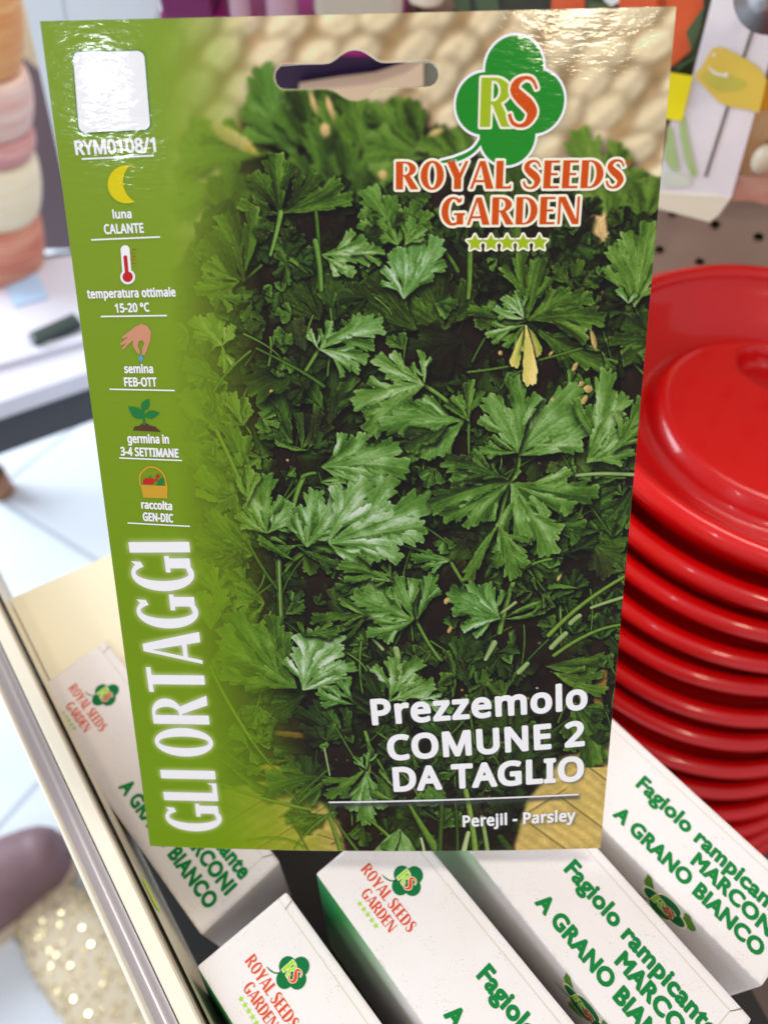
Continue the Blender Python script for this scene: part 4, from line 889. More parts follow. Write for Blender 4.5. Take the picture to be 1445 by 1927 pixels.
    # --- front leaves, bright
    F = [
     ((990, 603), [(1016, 488, .9), (980, 470, .6)], .42, .45, .0), ((992, 603), [(1134, 600, .8), (1110, 560, .8), (1072, 549, 1.)], .46, .5, .05), ((988, 604), [(893, 606, .6), (880, 585, .6)], .44, .4, 0), ((985, 600), [(970, 548, .7), (945, 560, .8), (930, 580, .7)], .56, .1, .35), ((985, 612), [(948, 652, .7), (915, 632, .6)], .5, .2, .2),
     ((1192, 578), [(1222, 421, .9), (1150, 465, .8), (1235, 500, .8), (1175, 440, .8)], .56, .4, .15), ((1180, 572), [(1160, 545), (1195, 552)], .62, 0, .4),
     ((759, 562), [(780, 440, .9), (759, 468, .9), (825, 450, .9), (721, 503, .8), (812, 490)], .60, .0, .3), ((722, 500), [(678, 500, .7), (700, 480, .6)], .44, .1, 0), ((762, 462), [(775, 410), (800, 430)], .5, .2, .05),
     ((607, 480), [(690, 455, .9), (700, 490, .8), (665, 515, .9)], .62, .2, .3), ((660, 480), [(722, 474, .7), (690, 470)], .60, .15, .3),
     ((602, 658), [(718, 612, .9), (690, 674, .8), (676, 698, .7), (622, 605, .8), (585, 620, .7)], .58, .08, .32),
     ((797, 724), [(666, 757, .8), (693, 811, .9), (707, 674, .8), (730, 740, 1.), (745, 690, .8), (790, 660, .6)], .60, .2, .22),
     ((872, 790), [(750, 855, .8), (752, 800, .8), (765, 770, .7), (718, 800, .7), (790, 850)], .56, .12, .15), ((840, 800), [(755, 840, .7), (800, 832, .6)], .32, .3, 0),
     ((881, 792), [(884, 716, .8), (850, 745, .6), (838, 760, .5)], .50, .3, .0),
     ((975, 855), [(1089, 729, .8), (1102, 806, .8), (1095, 770, .9), (1030, 770, .9)], .58, .15, .2), ((972, 852), [(965, 712, .7), (915, 748, .9), (950, 790, .9)], .58, .15, .2), ((970, 850), [(902, 843, .7), (925, 820, .5)], .48, .2, .1),
     ((1103, 870), [(1152, 740, .7), (1176, 746, .8), (1141, 700, .6), (1186, 815, .8), (1190, 850, .7)], .56, .2, .2), ((1150, 850), [(1205, 750, .6), (1208, 800, .7)], .50, .3, .1),
     ((607, 876), [(682, 823, 1.), (766, 878, .8), (740, 908, .8), (748, 838, .8), (700, 895, .9)], .60, .12, .25), ((605, 905), [(660, 925, .6), (640, 900, .7)], .52, .1, .1),
     ((506, 1000), [(503, 892, 1.), (551, 944, .9), (449, 965, .9), (556, 975, .7), (470, 925, .8)], .58, .12, .3), ((465, 950), [(470, 875, .6), (488, 890, .5)], .54, .25, .2),
     ((560, 1022), [(500, 1025, .6), (520, 1040, .6), (640, 1035, .6), (658, 1060, .6)], .42, .15, 0), ((555, 1050), [(490, 1010, .5)], .44, .2, 0),
     ((579, 1025), [(594, 921, .9), (648, 930, .9), (555, 965, .9), (653, 968, .8), (620, 990, .9)], .60, .08, .35),
     ((620, 1018), [(807, 937, .8), (695, 905, .9), (795, 986, .8), (745, 1022, .9), (698, 1056, .9), (780, 960, .8)], .62, .08, .42),
     ((957, 905), [(837, 866, .8), (810, 949, .8), (834, 969, .7), (889, 980, .8), (850, 905, .7)], .48, .18, .12), ((960, 906), [(1121, 928, .75), (1078, 950, .8), (1034, 1039, .8), (990, 1021, .8), (1012, 980, .8)], .54, .2, .18), ((955, 900), [(862, 868, .6), (905, 880, .6)], .34, .3, 0), ((960, 905), [(975, 882, .8)], .5, .3, 0),
     ((940, 985), [(965, 1084, .9), (985, 1045, .7), (945, 1050, .7)], .50, .25, .08), ((935, 985), [(878, 1087, .45), (890, 1060, .4)], .48, .25, .05),
     ((940, 1160), [(846, 1108, 1.), (868, 1178, .8), (917, 1094, .8), (880, 1095, .8), (855, 1140, .9)], .58, .0, .25), ((945, 1160), [(1030, 1140, .35), (1060, 1125, .3)], .46, .2, .05), ((1000, 1150), [(1075, 1105, .4), (1040, 1095, .4)], .44, .2, 0),
     ((1000, 1110), [(962, 1105, .8), (980, 1130, .6)], .40, .3, 0), ((1010, 1110), [(1040, 1140, .6), (1000, 1085, .6)], .34, .3, 0), ((1085, 1105), [(1030, 1100, .5)], .48, .2, 0),
     ((784, 1160), [(813, 1077, .8), (772, 1085, .6), (735, 1075, .5)], .56, .05, .2), ((778, 1160), [(667, 1114, .9), (692, 1185, .8), (743, 1080, .9), (690, 1097, .9), (720, 1150, .9)], .54, .12, .22), ((845, 1052), [(775, 1045, .8), (800, 1062, .7)], .52, 0, .15),
     ((700, 1155), [(590, 1160, .5), (640, 1120, .5), (618, 1180, .4)], .44, .3, .0), ((690, 1150), [(645, 1205, .4), (650, 1170, .4)], .44, .35, 0), ((740, 1090), [(640, 1060, .6), (700, 1085, .6), (720, 1060, .6)], .42, .2, .1),
     ((560, 1288), [(425, 1176, .9), (415, 1225, .9), (491, 1170, .8), (440, 1150, .8), (430, 1262, .7)], .44, .3, .08), ((540, 1150), [(555, 1130, .7), (575, 1135)], .36, .2, 0),
     ((572, 1292), [(560, 1214, .9), (608, 1180, 1.), (640, 1190, .8), (668, 1246, .7), (640, 1262, .7)], .62, .08, .46), ((575, 1190), [(565, 1165, .9), (640, 1180, .7)], .44, .3, .05),
     ((732, 1312), [(738, 1232, .9), (790, 1235, .9), (815, 1278, .9), (770, 1300, .9)], .60, .15, .35), ((790, 1310), [(850, 1330, .8), (830, 1300, .6)], .56, 0, .3), ((668, 1318), [(600, 1295, .8), (640, 1272, .7)], .54, 0, .2), ((730, 1350), [(690, 1260, .7), (670, 1310, .6)], .27, .25, 0),
     ((691, 1442), [(692, 1541, .85), (668, 1515, .7), (712, 1510, .7)], .58, .05, .22), ((686, 1440), [(617, 1490, .7)], .46, .35, 0), ((697, 1442), [(740, 1492, .7)], .44, .35, 0), ((690, 1440), [(668, 1415, .7), (700, 1400, .6)], .5, .05, .1),
     ((745, 1475), [(715, 1440, .3)], .5, .2, .1),
    ]
    for b_, t_, v, hue, g in F: L(b_, t_, v=v-.06, hue=hue-.06, gloss=g*.9+.10, w=.25, soft=1.2)
    # yellow dry leaf, right
    for tip in ((966, 688), (1000, 690), (1012, 668), (985, 660), (996, 722)): L((988, 612), [tip+(.36,)], v=.86, hue=.95, vein=.2, teeth=.4, gloss=0)
    for q in ((1080, 690, 14, 8), (1092, 722, 9, 9), (1105, 732, 12, 16), (1098, 752, 16, 9), (940, 664, 7, 8), (1035, 665, 10, 5), (1038, 752, 5, 8), (845, 1180, 14, 8), (840, 1125, 14, 10), (1050, 1085, 14, 6), (1115, 640, 30, 9), (512, 735, 6, 4), (543, 864, 4, 5)):
        P.blob(q[:2], q[2]*.72, q[3]*.62, -.4-q[2]*.05, col(214, 176, 108), 1.8, .9)
    # bottom blades
    for pts, w0, w1, v, hue, pl in (([(770, 1505), (800, 1560), (835, 1615)], 8, 30, .46, .45, 0), ([(690, 1530), (745, 1570), (770, 1615)], 6, 18, .46, .4, 0), ([(875, 1480), (890, 1550), (895, 1615)], 14, 16, .56, .5, 0), ([(880, 1560), (872, 1590), (868, 1615)], 12, 18, .6, .5, .6),
        ([(905, 1530), (915, 1580), (918, 1615)], 10, 14, .5, .4, .3), ([(830, 1500), (828, 1560), (825, 1615)], 12, 14, .28, .4, 0), ([(855, 1500), (862, 1560), (858, 1615)], 8, 10, .26, .4, 0), ([(940, 1570), (960, 1600), (975, 1615)], 20, 30, .24, .35, 0), ([(575, 1588), (540, 1560), (470, 1575)], 8, 6, .52, .6, 0),
        ([(628, 1520), (590, 1540), (555, 1590)], 10, 3, .44, .1, 0), ([(625, 1525), (655, 1570), (690, 1615)], 5, 10, .40, .35, 0), ([(622, 1530), (640, 1580), (648, 1615)], 10, 14, .5, .45, 0), ([(420, 1470), (500, 1500), (585, 1515)], 8, 10, .5, .55, 0), ([(400, 1370), (430, 1430), (520, 1460)], 4, 5, .3, .4, 0), ([(792, 1570), (798, 1590), (800, 1612)], 8, 8, .6, .2, .6)):
        S(pts, w0, w1, v=v, hue=hue, soft=1.6, pale=pl)
    L((752, 1500), [(700, 1480, .4)], v=.5, hue=.3)
    for t in ((722, 1612), (742, 1622), (765, 1612), (728, 1590)): L((752, 1552), [t+(.7,)], v=.62, hue=.05, gloss=.2, teeth=.3)
    im[:] = np.clip(im, 0, 1)
    im[:] = np.clip(im+(im-blur(im.copy(), 3))*.35, 0, 1)
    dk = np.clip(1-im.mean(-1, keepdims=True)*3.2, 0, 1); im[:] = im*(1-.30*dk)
    # --- the printed green side band, fading into the picture
    tt = yy/CWID
    a0 = np.interp(tt, TT, S0); a1 = np.interp(tt, TT, S1)
    ss = xx/CWID
    k = np.clip((ss-a0)/(a1-a0), 0, 1); k = k**1.2*(1+.2*k)/1.2
    k = np.clip(k+.10*(P.n1-.5)*k*(1-k)*4, 0, 1)
    g = np.stack([np.interp(tt, (0, .5, 1.1, 1.6), v) for v in ((140, 134, 124, 124), (172, 166, 160, 164), (52, 34, 8, 0))], -1).astype(np.float32)/255.
    k3 = k[..., None]
    im[:] = g*(1-k3)+im*k3
    return P
def raster(tris_list):
    m = np.zeros((CHGT, CWID), np.float32)
    for v, fs in tris_list:
        A = np.array(v)*CWID
        for q in fs:
            for k in range(1, len(q)-1):
                p = A[[q[0], q[k], q[k+1]]]; x0, y0 = np.floor(p.min(0)).astype(int); x1, y1 = np.ceil(p.max(0)).astype(int)+1
                x0 = max(x0, 0); y0 = max(y0, 0); x1 = min(x1, CWID); y1 = min(y1, CHGT)
                if x1 <= x0 or y1 <= y0: continue
                X, Y = np.meshgrid(np.arange(x0, x1)+.5, np.arange(y0, y1)+.5); e = []
                for i in range(3):
                    a, b = p[i], p[(i+1) % 3]; e.append((b[0]-a[0])*(Y-a[1])-(b[1]-a[1])*(X-a[0]))
                ins = ((e[0] >= 0) & (e[1] >= 0) & (e[2] >= 0)) | ((e[0] <= 0) & (e[1] <= 0) & (e[2] <= 0))
                m[y0:y1, x0:x1] = np.maximum(m[y0:y1, x0:x1], ins)
    return m
PT = paint_picture(); im = PT.im
g_ = raster([r for k, r in PRINTS if k == 'glow']); gl = np.clip(blur(g_, 8)*1.6, 0, 1)[..., None]; im[:] = im*(1-.80*gl)+col(236, 240, 236)*.80*gl
s_ = raster([r for k, r in PRINTS if k == 'shadow']); s1 = np.roll(np.roll(s_, 7, 0), 5, 1); sh = np.clip(blur(s1, 5)*1.35, 0, 1)[..., None]; im[:] = im*(1-.80*sh)+col(70, 76, 84)*.80*sh
s_ = raster([r for k, r in PRINTS if k == 'soft']); s1 = np.roll(np.roll(s_, 8, 0), 6, 1); sh = np.clip(blur(s1, 11)*1.1, 0, 1)[..., None]; im[:] = im*(1-.42*sh)+col(96, 92, 78)*.42*sh
# front sheet: a fine grid carrying the printed colours, with the hang hole cut out
NX, NY = CWID//2, CHGT//2
cc = im.reshape(NY, 2, NX, 2, 3).mean((1, 3))
# white halo of bare paper round the hole
hc = to_st((668, 141.5)); hd = to_st((825, 138))-to_st((517, 144)); hl = np.linalg.norm(hd); hd = hd/hl; hn = np.array([-hd[1], hd[0]])
hmid = (to_st((825, 140.5))+to_st((517, 143.5)))/2; hw = hl/2; hh = np.linalg.norm(to_st((600, 166))-to_st((600, 119)))/2; hrad = np.linalg.norm(to_st((668, 189))-to_st((668, 94)))/2
def hole_sdf(s, t):
    x = (s-hmid[0])*hd[0]+(t-hmid[1])*hd[1]; y = (s-hmid[0])*hn[0]+(t-hmid[1])*hn[1]
    a = np.hypot(np.maximum(np.abs(x)-(hw-hh), 0), y)-hh
    cxx = (hc-hmid) @ hd; b = np.hypot(x-cxx, y-((hc-hmid) @ hn))-hrad
    k = .016; h = np.clip(.5+.5*(b-a)/k, 0, 1); return b*(1-h)+a*h-k*h*(1-h)
ss, tt_ = np.meshgrid(np.linspace(0, 1, NX), np.linspace(0, 1.606, NY))
for it in range(3):
    e = 1e-4; d = hole_sdf(ss, tt_); gx = (hole_sdf(ss+e, tt_)-d)/e; gy = (hole_sdf(ss, tt_+e)-d)/e; near = np.abs(d) < .75/NX
    ss = np.where(near, ss-d*gx, ss); tt_ = np.where(near, tt_-d*gy, tt_)
d = hole_sdf(ss, tt_)
halo = np.clip(1-d/.0035, 0, 1)[..., None]*(d > -.01)[..., None]; cc = cc*(1-halo*.75)+col(240, 226, 190)*halo*.75
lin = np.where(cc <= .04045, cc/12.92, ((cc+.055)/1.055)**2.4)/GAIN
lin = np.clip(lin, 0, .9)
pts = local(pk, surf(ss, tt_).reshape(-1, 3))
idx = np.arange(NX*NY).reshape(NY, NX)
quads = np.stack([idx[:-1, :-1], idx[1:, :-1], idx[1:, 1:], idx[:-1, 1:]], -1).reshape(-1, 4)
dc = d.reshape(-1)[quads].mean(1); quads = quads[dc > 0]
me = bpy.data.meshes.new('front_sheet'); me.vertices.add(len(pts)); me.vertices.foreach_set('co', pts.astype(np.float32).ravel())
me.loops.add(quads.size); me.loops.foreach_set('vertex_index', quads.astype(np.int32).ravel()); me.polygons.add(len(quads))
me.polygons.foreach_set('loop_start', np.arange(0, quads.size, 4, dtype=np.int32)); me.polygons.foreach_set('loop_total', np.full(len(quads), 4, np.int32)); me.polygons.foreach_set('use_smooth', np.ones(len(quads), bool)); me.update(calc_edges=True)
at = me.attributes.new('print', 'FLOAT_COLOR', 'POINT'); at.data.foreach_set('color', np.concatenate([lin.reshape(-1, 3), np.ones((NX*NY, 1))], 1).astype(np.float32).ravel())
me.materials.append(M_PRINT); fs = bpy.data.objects.new('front_sheet', me); COL.objects.link(fs); fs.parent = pk
# back sheet, cut edge and hole edge in bare paper
TH = .0007
ang = np.linspace(0, 2*pi, 97)[:-1]; hp = []
for a in ang:
    lo, hi = 0., .2; dx = hd*cos(a)+hn*sin(a)
    c0 = hc
    for _ in range(40):
        mid = (lo+hi)/2; p = c0+dx*mid
        if hole_sdf(p[0], p[1]) < 0: lo = mid
        else: hi = mid
    hp.append(c0+dx*lo)
hp = np.array(hp)
A_ = surf(hp[:, 0], hp[:, 1], .00003); B_ = surf(hp[:, 0], hp[:, 1], -TH); n_ = len(hp)
mesh_obj('hole_edge', local(pk, np.concatenate([A_, B_])), [(i, (i+1) % n_, n_+(i+1) % n_, n_+i) for i in range(n_)], M_PAPER, pk)
out = [(s, 0) for s in np.linspace(0, 1, 30)]+[(1, t) for t in np.linspace(0, 1.606, 50)[1:]]+[(s, 1.606) for s in np.linspace(1, 0, 30)[1:]]+[(0, t) for t in np.linspace(1.606, 0, 50)[1:-1]]
out = np.array(out, float); n_ = len(out)
A_ = surf(out[:, 0], out[:, 1], .00003); o2 = out.copy(); o2[:, 0] = .5+(o2[:, 0]-.5)*1.0015; o2[:, 1] = .803+(o2[:, 1]-.803)*1.001; B_ = surf(o2[:, 0], o2[:, 1], -TH)
mesh_obj('cut_edge', local(pk, np.concatenate([A_, B_])), [(i, (i+1) % n_, n_+(i+1) % n_, n_+i) for i in range(n_)], M_PAPER, pk)
r = geometry.delaunay_2d_cdt([Vector(p) for p in o2]+[Vector(p) for p in hp], [], [list(range(n_)), list(range(n_, n_+len(hp)))], 0, 1e-7, True)
bf = [tuple(q) for q, o in zip(r[2], r[5]) if o == [0] or tuple(o) == (0,)]; bv = np.array([tuple(p) for p in r[0]])
bw = P0+PW*(bv[:, :1]*R1+bv[:, 1:]*R2)+(-TH-bulge(bv[:, 0], bv[:, 1])*.8)[:, None]*NRM
mesh_obj('back_sheet', local(pk, bw @ M3.T+np.array([0, 0, CAMH])), bf, M_PAPER, pk)
# ================================================================ packets hanging on the pegboard, upper right
def wall_poly(pts, dist): return [pwall(*p, dist, WYAW) for p in pts]
def hang(name, pts, dist, mat, th=.002, parent=None):
    a = wall_poly(pts, dist); nrm = np.array([-sin(WYAW), cos(WYAW), 0]); b = [p+nrm*th for p in a]; n = len(a)
    v = np.array(a+b); fcs = [tuple(range(n)), tuple(range(2*n-1, n-1, -1))]+[(i, i+n, (i+1) % n+n, (i+1) % n) for i in range(n)]
    if parent is None:
        e = empty(name, tuple(v.mean(0))); mesh_obj('bag', local(e, v), fcs, mat, e); return e
    return mesh_obj(name, local(parent, v), fcs, mat, parent)
gl = lambda n, c, r=.35, **k: material(n, c, r, coat=.25, **k)
bag = hang('pepper_packet', [(1470, -520), (1303, 140), (1262, 225), (1232, 360), (1375, 372), (1484, -20), (1640, -520)], .425, gl('white_film', srgb(246, 244, 246), vary=(25., .5, srgb(214, 212, 220))))
tag(bag, 'white packet with a yellow pepper picture, hanging in front of the pegboard', 'seed packet')
hang('bottom_flap', [(1232, 360), (1228, 390), (1335, 418), (1352, 404), (1375, 372)], .4246, gl('cream_film', srgb(244, 238, 212)), parent=bag)
hang('fold_line', [(1500, -220), (1507, -220), (1329, 334), (1324, 332)], .4244, gl('dark_line', srgb(112, 104, 100)), .0003, bag)
hang('fold_ridge', [(1236, 363), (1236, 366), (1352, 372), (1352, 369)], .4242, gl('cream_ridge', srgb(255, 250, 222)), .0006, bag)
pep = [(1311, 150), (1309, 137), (1319, 128), (1330, 108), (1338, 93), (1350, 89), (1366, 92), (1384, 102), (1404, 112), (1424, 126), (1437, 140), (1441, 152), (1436, 176), (1427, 213), (1408, 206), (1384, 203), (1366, 199), (1350, 190), (1336, 176), (1324, 163)]
M_PEP = gl('pepper_yellow', srgb(226, 206, 84), vary=(38., .9, srgb(240, 206, 84)))
hang('pepper_picture', pep, .4240, M_PEP, .0003, bag)
hang('pepper_shade', [(1316, 140), (1330, 132), (1352, 144), (1376, 142), (1400, 150), (1404, 160), (1384, 172), (1358, 172), (1336, 164), (1322, 154)], .4238, gl('pepper_green', srgb(200, 196, 80), vary=(38., .8, srgb(222, 204, 84))), .0002, bag)
hang('pepper_highlight', [(1331, 123), (1338, 130), (1348, 137), (1360, 140), (1370, 136), (1368, 146), (1358, 144), (1345, 141), (1336, 134)], .4236, gl('print_pale', srgb(250, 250, 240)), .0002, bag)
hang('pepper_highlight', [(1340, 103), (1344, 99), (1346, 105), (1341, 108)], .4236, gl('print_pale', srgb(250, 250, 240)), .0002, bag)
M_LEEK = gl('leek_green', srgb(170, 204, 124), vary=(60., .7, srgb(196, 216, 164)))
hang('leek_picture', [(1277, 218), (1288, 222), (1295, 262), (1310, 330), (1302, 336), (1288, 300), (1280, 260)], .4241, M_LEEK, .0003, bag)
hang('leek_picture', [(1256, 238), (1263, 240), (1270, 280), (1278, 322), (1262, 318), (1250, 300)], .4241, M_LEEK, .0003, bag)
hang('leek_stalk', [(1250, 322), (1278, 326), (1300, 338), (1296, 352), (1246, 352)], .42405, gl('leek_pale', srgb(222, 232, 214)), .0003, bag)
cb = hang('carrot_packet', [(960, -420), (1460, -420), (1310, 140), (1262, 232), (1180, 225), (860, 70)], .435, gl('dark_print', srgb(44, 40, 34), vary=(60., .8, srgb(60, 74, 44))))
tag(cb, 'packet with an orange carrot picture and a yellow tag, beside the white packet', 'seed packet')
M_CAR = gl('carrot_orange', srgb(234, 100, 48), vary=(70., .7, srgb(214, 82, 34)))
for q in ([(1262, -60), (1326, -60), (1322, 20), (1312, 66), (1296, 98), (1276, 116), (1262, 126), (1240, 110), (1236, 0)], [(1164, -60), (1252, -60), (1254, 30), (1240, 80), (1190, 90), (1160, 0)], [(1042, -60), (1098, -60), (1100, 30), (1070, 60), (1036, 20)], [(1110, -60), (1160, -60), (1150, -4), (1120, -10)]):
    hang('carrot_picture', q, .4346, M_CAR, .0003, cb)
for q in ([(1270, 124), (1310, 106), (1318, 100), (1320, 104), (1290, 122), (1276, 134)], [(1290, 60), (1318, 20), (1326, 10), (1316, 60), (1300, 96)], [(890, -20), (930, -30), (940, 20), (900, 30)], [(1104, 2), (1150, 10), (1148, 24), (1110, 22)], [(850, -10), (880, -30), (886, 30), (860, 30)]):
    hang('carrot_top_picture', q, .4344, gl('carrot_leaf', srgb(80, 104, 66)), .0002, cb)
hang('white_patch', [(1134, -50), (1166, -50), (1164, 4), (1150, 12), (1136, 2)], .4343, gl('print_pale', srgb(240, 240, 240)), .0002, cb)
hang('yellow_tag', [(1248, 135), (1303, 144), (1282, 228), (1240, 222)], .4235, material('yellow_card', srgb(250, 238, 0), .5), .0006, cb)
tb = hang('tan_packet', [(1400, 190), (1500, 190), (1500, 322), (1440, 328), (1392, 326), (1388, 250)], .444, gl('tan_film', srgb(214, 176, 130), vary=(30., .6, srgb(190, 150, 104))))
tag(tb, 'tan packet peeking out right of the white packet, against the pegboard', 'seed packet')
hang('orange_print', [(1436, 150), (1500, 150), (1500, 206), (1430, 206)], .4436, gl('amber_print', srgb(226, 160, 24)), .0003, tb)
pp = hang('pink_pouch', [(1388, 330), (1500, 326), (1500, 384), (1440, 385), (1416, 378), (1376, 378)], .446, gl('pink_film', srgb(228, 186, 166), vary=(36., .8, srgb(200, 120, 96))))
tag(pp, 'pinkish clear pouch hanging below the tan packet on the pegboard', 'pouch')
# steel peg hook with a round end, upper right corner
steel = material('steel', srgb(170, 168, 170), .25, metal=.9)
hk = empty('peg_hook', tuple(pwall(1455, 0, .39, WYAW))); tag(hk, 'steel peg hook end in the upper right corner above the white packet', 'hook')
def disc_facing(name, centre, r, th, mat, parent, nrm):
    bm = bmesh.new(); bmesh.ops.create_cone(bm, cap_ends=True, segments=40, radius1=r, radius2=r, depth=th)
    bmesh.ops.bevel(bm, geom=[e for e in bm.edges if len(e.link_faces) == 2 and any(len(f_.verts) > 4 for f_ in e.link_faces)], offset=th*.3, segments=2, affect='EDGES')
    q = Vector(nrm).to_track_quat('Z', 'Y'); bmesh.ops.transform(bm, matrix=Matrix.Translation(Vector(centre)-Vector(parent.location)) @ q.to_matrix().to_4x4(), verts=bm.verts)
    return bm_obj(name, bm, mat, parent, True)
wn = np.array([-sin(WYAW), cos(WYAW), 0]); hcn = pwall(1462, -22, .39, WYAW)
disc_facing('end_plate', hcn, .0165, .004, steel, hk, -wn)
bm = bmesh.new(); bmesh.ops.create_cone(bm, cap_ends=True, segments=16, radius1=.0024, radius2=.0024, depth=.08); bmesh.ops.transform(bm, matrix=Matrix.Translation(Vector(hcn+wn*.034)-hk.location) @ Vector(wn).to_track_quat('Z', 'Y').to_matrix().to_4x4(), verts=bm.verts); bm_obj('rod', bm, steel, hk, True)
kc = pwall(1436, 300, .425, WYAW); kn = empty('peg_hook', tuple(kc)); tag(kn, 'pale rounded peg hook tip poking out over the tan packet', 'hook')
bm = bmesh.new(); bmesh.ops.create_uvsphere(bm, u_segments=24, v_segments=14, radius=.0058); bmesh.ops.transform(bm, matrix=Matrix.Diagonal((1, 1, 1.25, 1)), verts=bm.verts); bm_obj('tip', bm, material('pale_plastic', srgb(206, 196, 170), .3), kn, True)
bm = bmesh.new(); bmesh.ops.create_cone(bm, cap_ends=True, segments=16, radius1=.0026, radius2=.0026, depth=.036); bmesh.ops.transform(bm, matrix=Matrix.Translation(Vector(wn*.018)) @ Vector(wn).to_track_quat('Z', 'Y').to_matrix().to_4x4(), verts=bm.verts); bm_obj('rod', bm, steel, kn, True)

# ================================================================ things on the shelf behind the top of the packet
def at_plane(px, py, dist): return pwall(px, py, dist, 0.)   # upright plane facing the camera, dist ahead
def block(name, pts, dist, depth, mat, label=None, cat=None, bev=0., group=None):
    a = [at_plane(*p, dist) for p in pts]; b = [p+np.array([0, depth, 0]) for p in a]; n = len(a)
    v = np.array(a+b); c = v.mean(0); o = mesh_obj(name, v-c, [tuple(range(n)), tuple(range(2*n-1, n-1, -1))]+[(i, i+n, (i+1) % n+n, (i+1) % n) for i in range(n)], mat); o.location = tuple(c)
    bm = bmesh.new(); bm.from_mesh(o.data); bmesh.ops.recalc_face_normals(bm, faces=bm.faces)
    if bev: bmesh.ops.bevel(bm, geom=bm.edges[:], offset=bev, segments=3, affect='EDGES')
    bm.to_mesh(o.data); bm.free()
    if label: tag(o, label, cat, group)
    return o
sz = pdp(668, 176, .50)[2]
sv, sf = prism([(-.13, .40), (.06, .40), (.06, .50), (-.13, .60)], sz-.012, sz)
tag(mesh_obj('shelf', sv, sf, material('shelf_cream', srgb(238, 222, 196), .4)), 'cream shelf board seen through the packet\'s hang hole', 'shelf')
mag = material('magenta_card', srgb(160, 16, 128), .4, coat=.2); navy = material('navy_card', srgb(40, 22, 66), .45); pinkb = material('pale_pink_plastic', srgb(196, 160, 180), .35)
def crate(x0, x1, y0, y1, z0, z1, name, mat, label, cat, group=None, bev=.002):
    o = bm_obj(name, box_bm((x0-x1)/2, (x1-x0)/2, (y0-y1)/2, (y1-y0)/2, (z0-z1)/2, (z1-z0)/2, bev), mat); o.location = ((x0+x1)/2, (y0+y1)/2, (z0+z1)/2); tag(o, label, cat, group); return o
pA = at_plane(300, 20, .46); pB = at_plane(770, 20, .46)
tr = empty('magenta_tray', ((pA[0]+pB[0])/2, .48, sz)); tag(tr, 'magenta card display tray with a navy front behind the packet', 'display tray')
zt = at_plane(668, 108, .46)[2]; zm = at_plane(600, 34, .46)[2]-.0125
mesh = box_bm((pA[0]-pB[0])/2, (pB[0]-pA[0])/2, -.02, .05, .001, zt-sz, .001); bm_obj('navy_front', mesh, navy, tr)
mesh = box_bm((pA[0]-pB[0])/2, (pB[0]-pA[0])/2, -.0205, .05, zt-sz+.0003, zm-sz+.012, .001); bm_obj('magenta_band', mesh, mag, tr)
for k, (xa, xb, lab) in enumerate(((305, 400, 'dark magenta box at the left end of the magenta tray'), (700, 766, 'magenta box beside the white cap on the tray'))):
    a = at_plane(xa, 10, .455); b = at_plane(xb, 10, .455); crate(a[0], b[0], .452, .50, zm+.0125, zm+.07, 'carton', material('deep_magenta' if k == 0 else 'magenta_box', srgb(112, 24, 92) if k == 0 else srgb(150, 20, 120), .5), lab, 'box')
for xa, xb, lab in ((428, 470, 'narrow pale pink bottle left of the wider one, on the magenta tray'), (497, 560, 'wider pale pink bottle on the magenta tray')):
    a = at_plane(xa, 10, .45); b = at_plane(xb, 10, .45); r_ = (b[0]-a[0])/2
    bt = empty('bottle', ((a[0]+b[0])/2, .455, zm+.0125)); tag(bt, lab, 'bottle')
    v_, f_ = lathe([(0.0001, 0), (r_*.86, 0), (r_, .003), (r_, .045), (r_*.6, .055), (r_*.45, .058), (r_*.45, .070), (.0001, .070)], 40); mesh_obj('bottle_body', v_, f_, pinkb, bt, True)
    v_, f_ = lathe([(r_*1.01, .014), (r_*1.01, .030)], 40); mesh_obj('bottle_label', v_, f_, material('bottle_label_ink', srgb(120, 96, 130), .5), bt, True)
a = at_plane(590, 8, .45); b = at_plane(760, 8, .45)
crate(a[0], b[0], .445, .49, zm+.014, zm+.034, 'soap_dish', material('pale_grey_plastic', srgb(196, 190, 176), .3), 'pale grey rounded dish lying on the magenta tray', 'dish', bev=.006)
a = at_plane(766, 8, .44); b = at_plane(840, 8, .44); r_ = (b[0]-a[0])/2; zc = at_plane(800, 19, .44)[2]
v_, f_ = lathe([(.0001, 0), (r_*.9, 0), (r_, .002), (r_, .03), (r_*.92, .033), (.0001, .033)], 48); o = mesh_obj('jar', v_, f_, material('white_jar_plastic', srgb(238, 230, 210), .3), None, True); o.location = ((a[0]+b[0])/2, .452, zc); tag(o, 'white round jar right of the magenta tray', 'jar')
a = at_plane(935, 8, .43); b = at_plane(1012, 8, .43); r_ = (b[0]-a[0])/2; zc = at_plane(960, 16, .40)[2]
block('cream_carton', [(560, 178), (640, 166), (706, 158), (760, 140), (794, 117), (797, 117), (797, 230), (560, 230)], .44, .015, material('cream_card', srgb(236, 214, 184), .5), 'cream carton edge filling the lower right of the hang hole', 'carton')
block('grey_strip', [(799, 100), (850, 100), (850, 240), (799, 240)], .445, .01, material('grey_green_card', srgb(132, 138, 128), .5), 'grey green strip at the right end of the hang hole', 'strip')
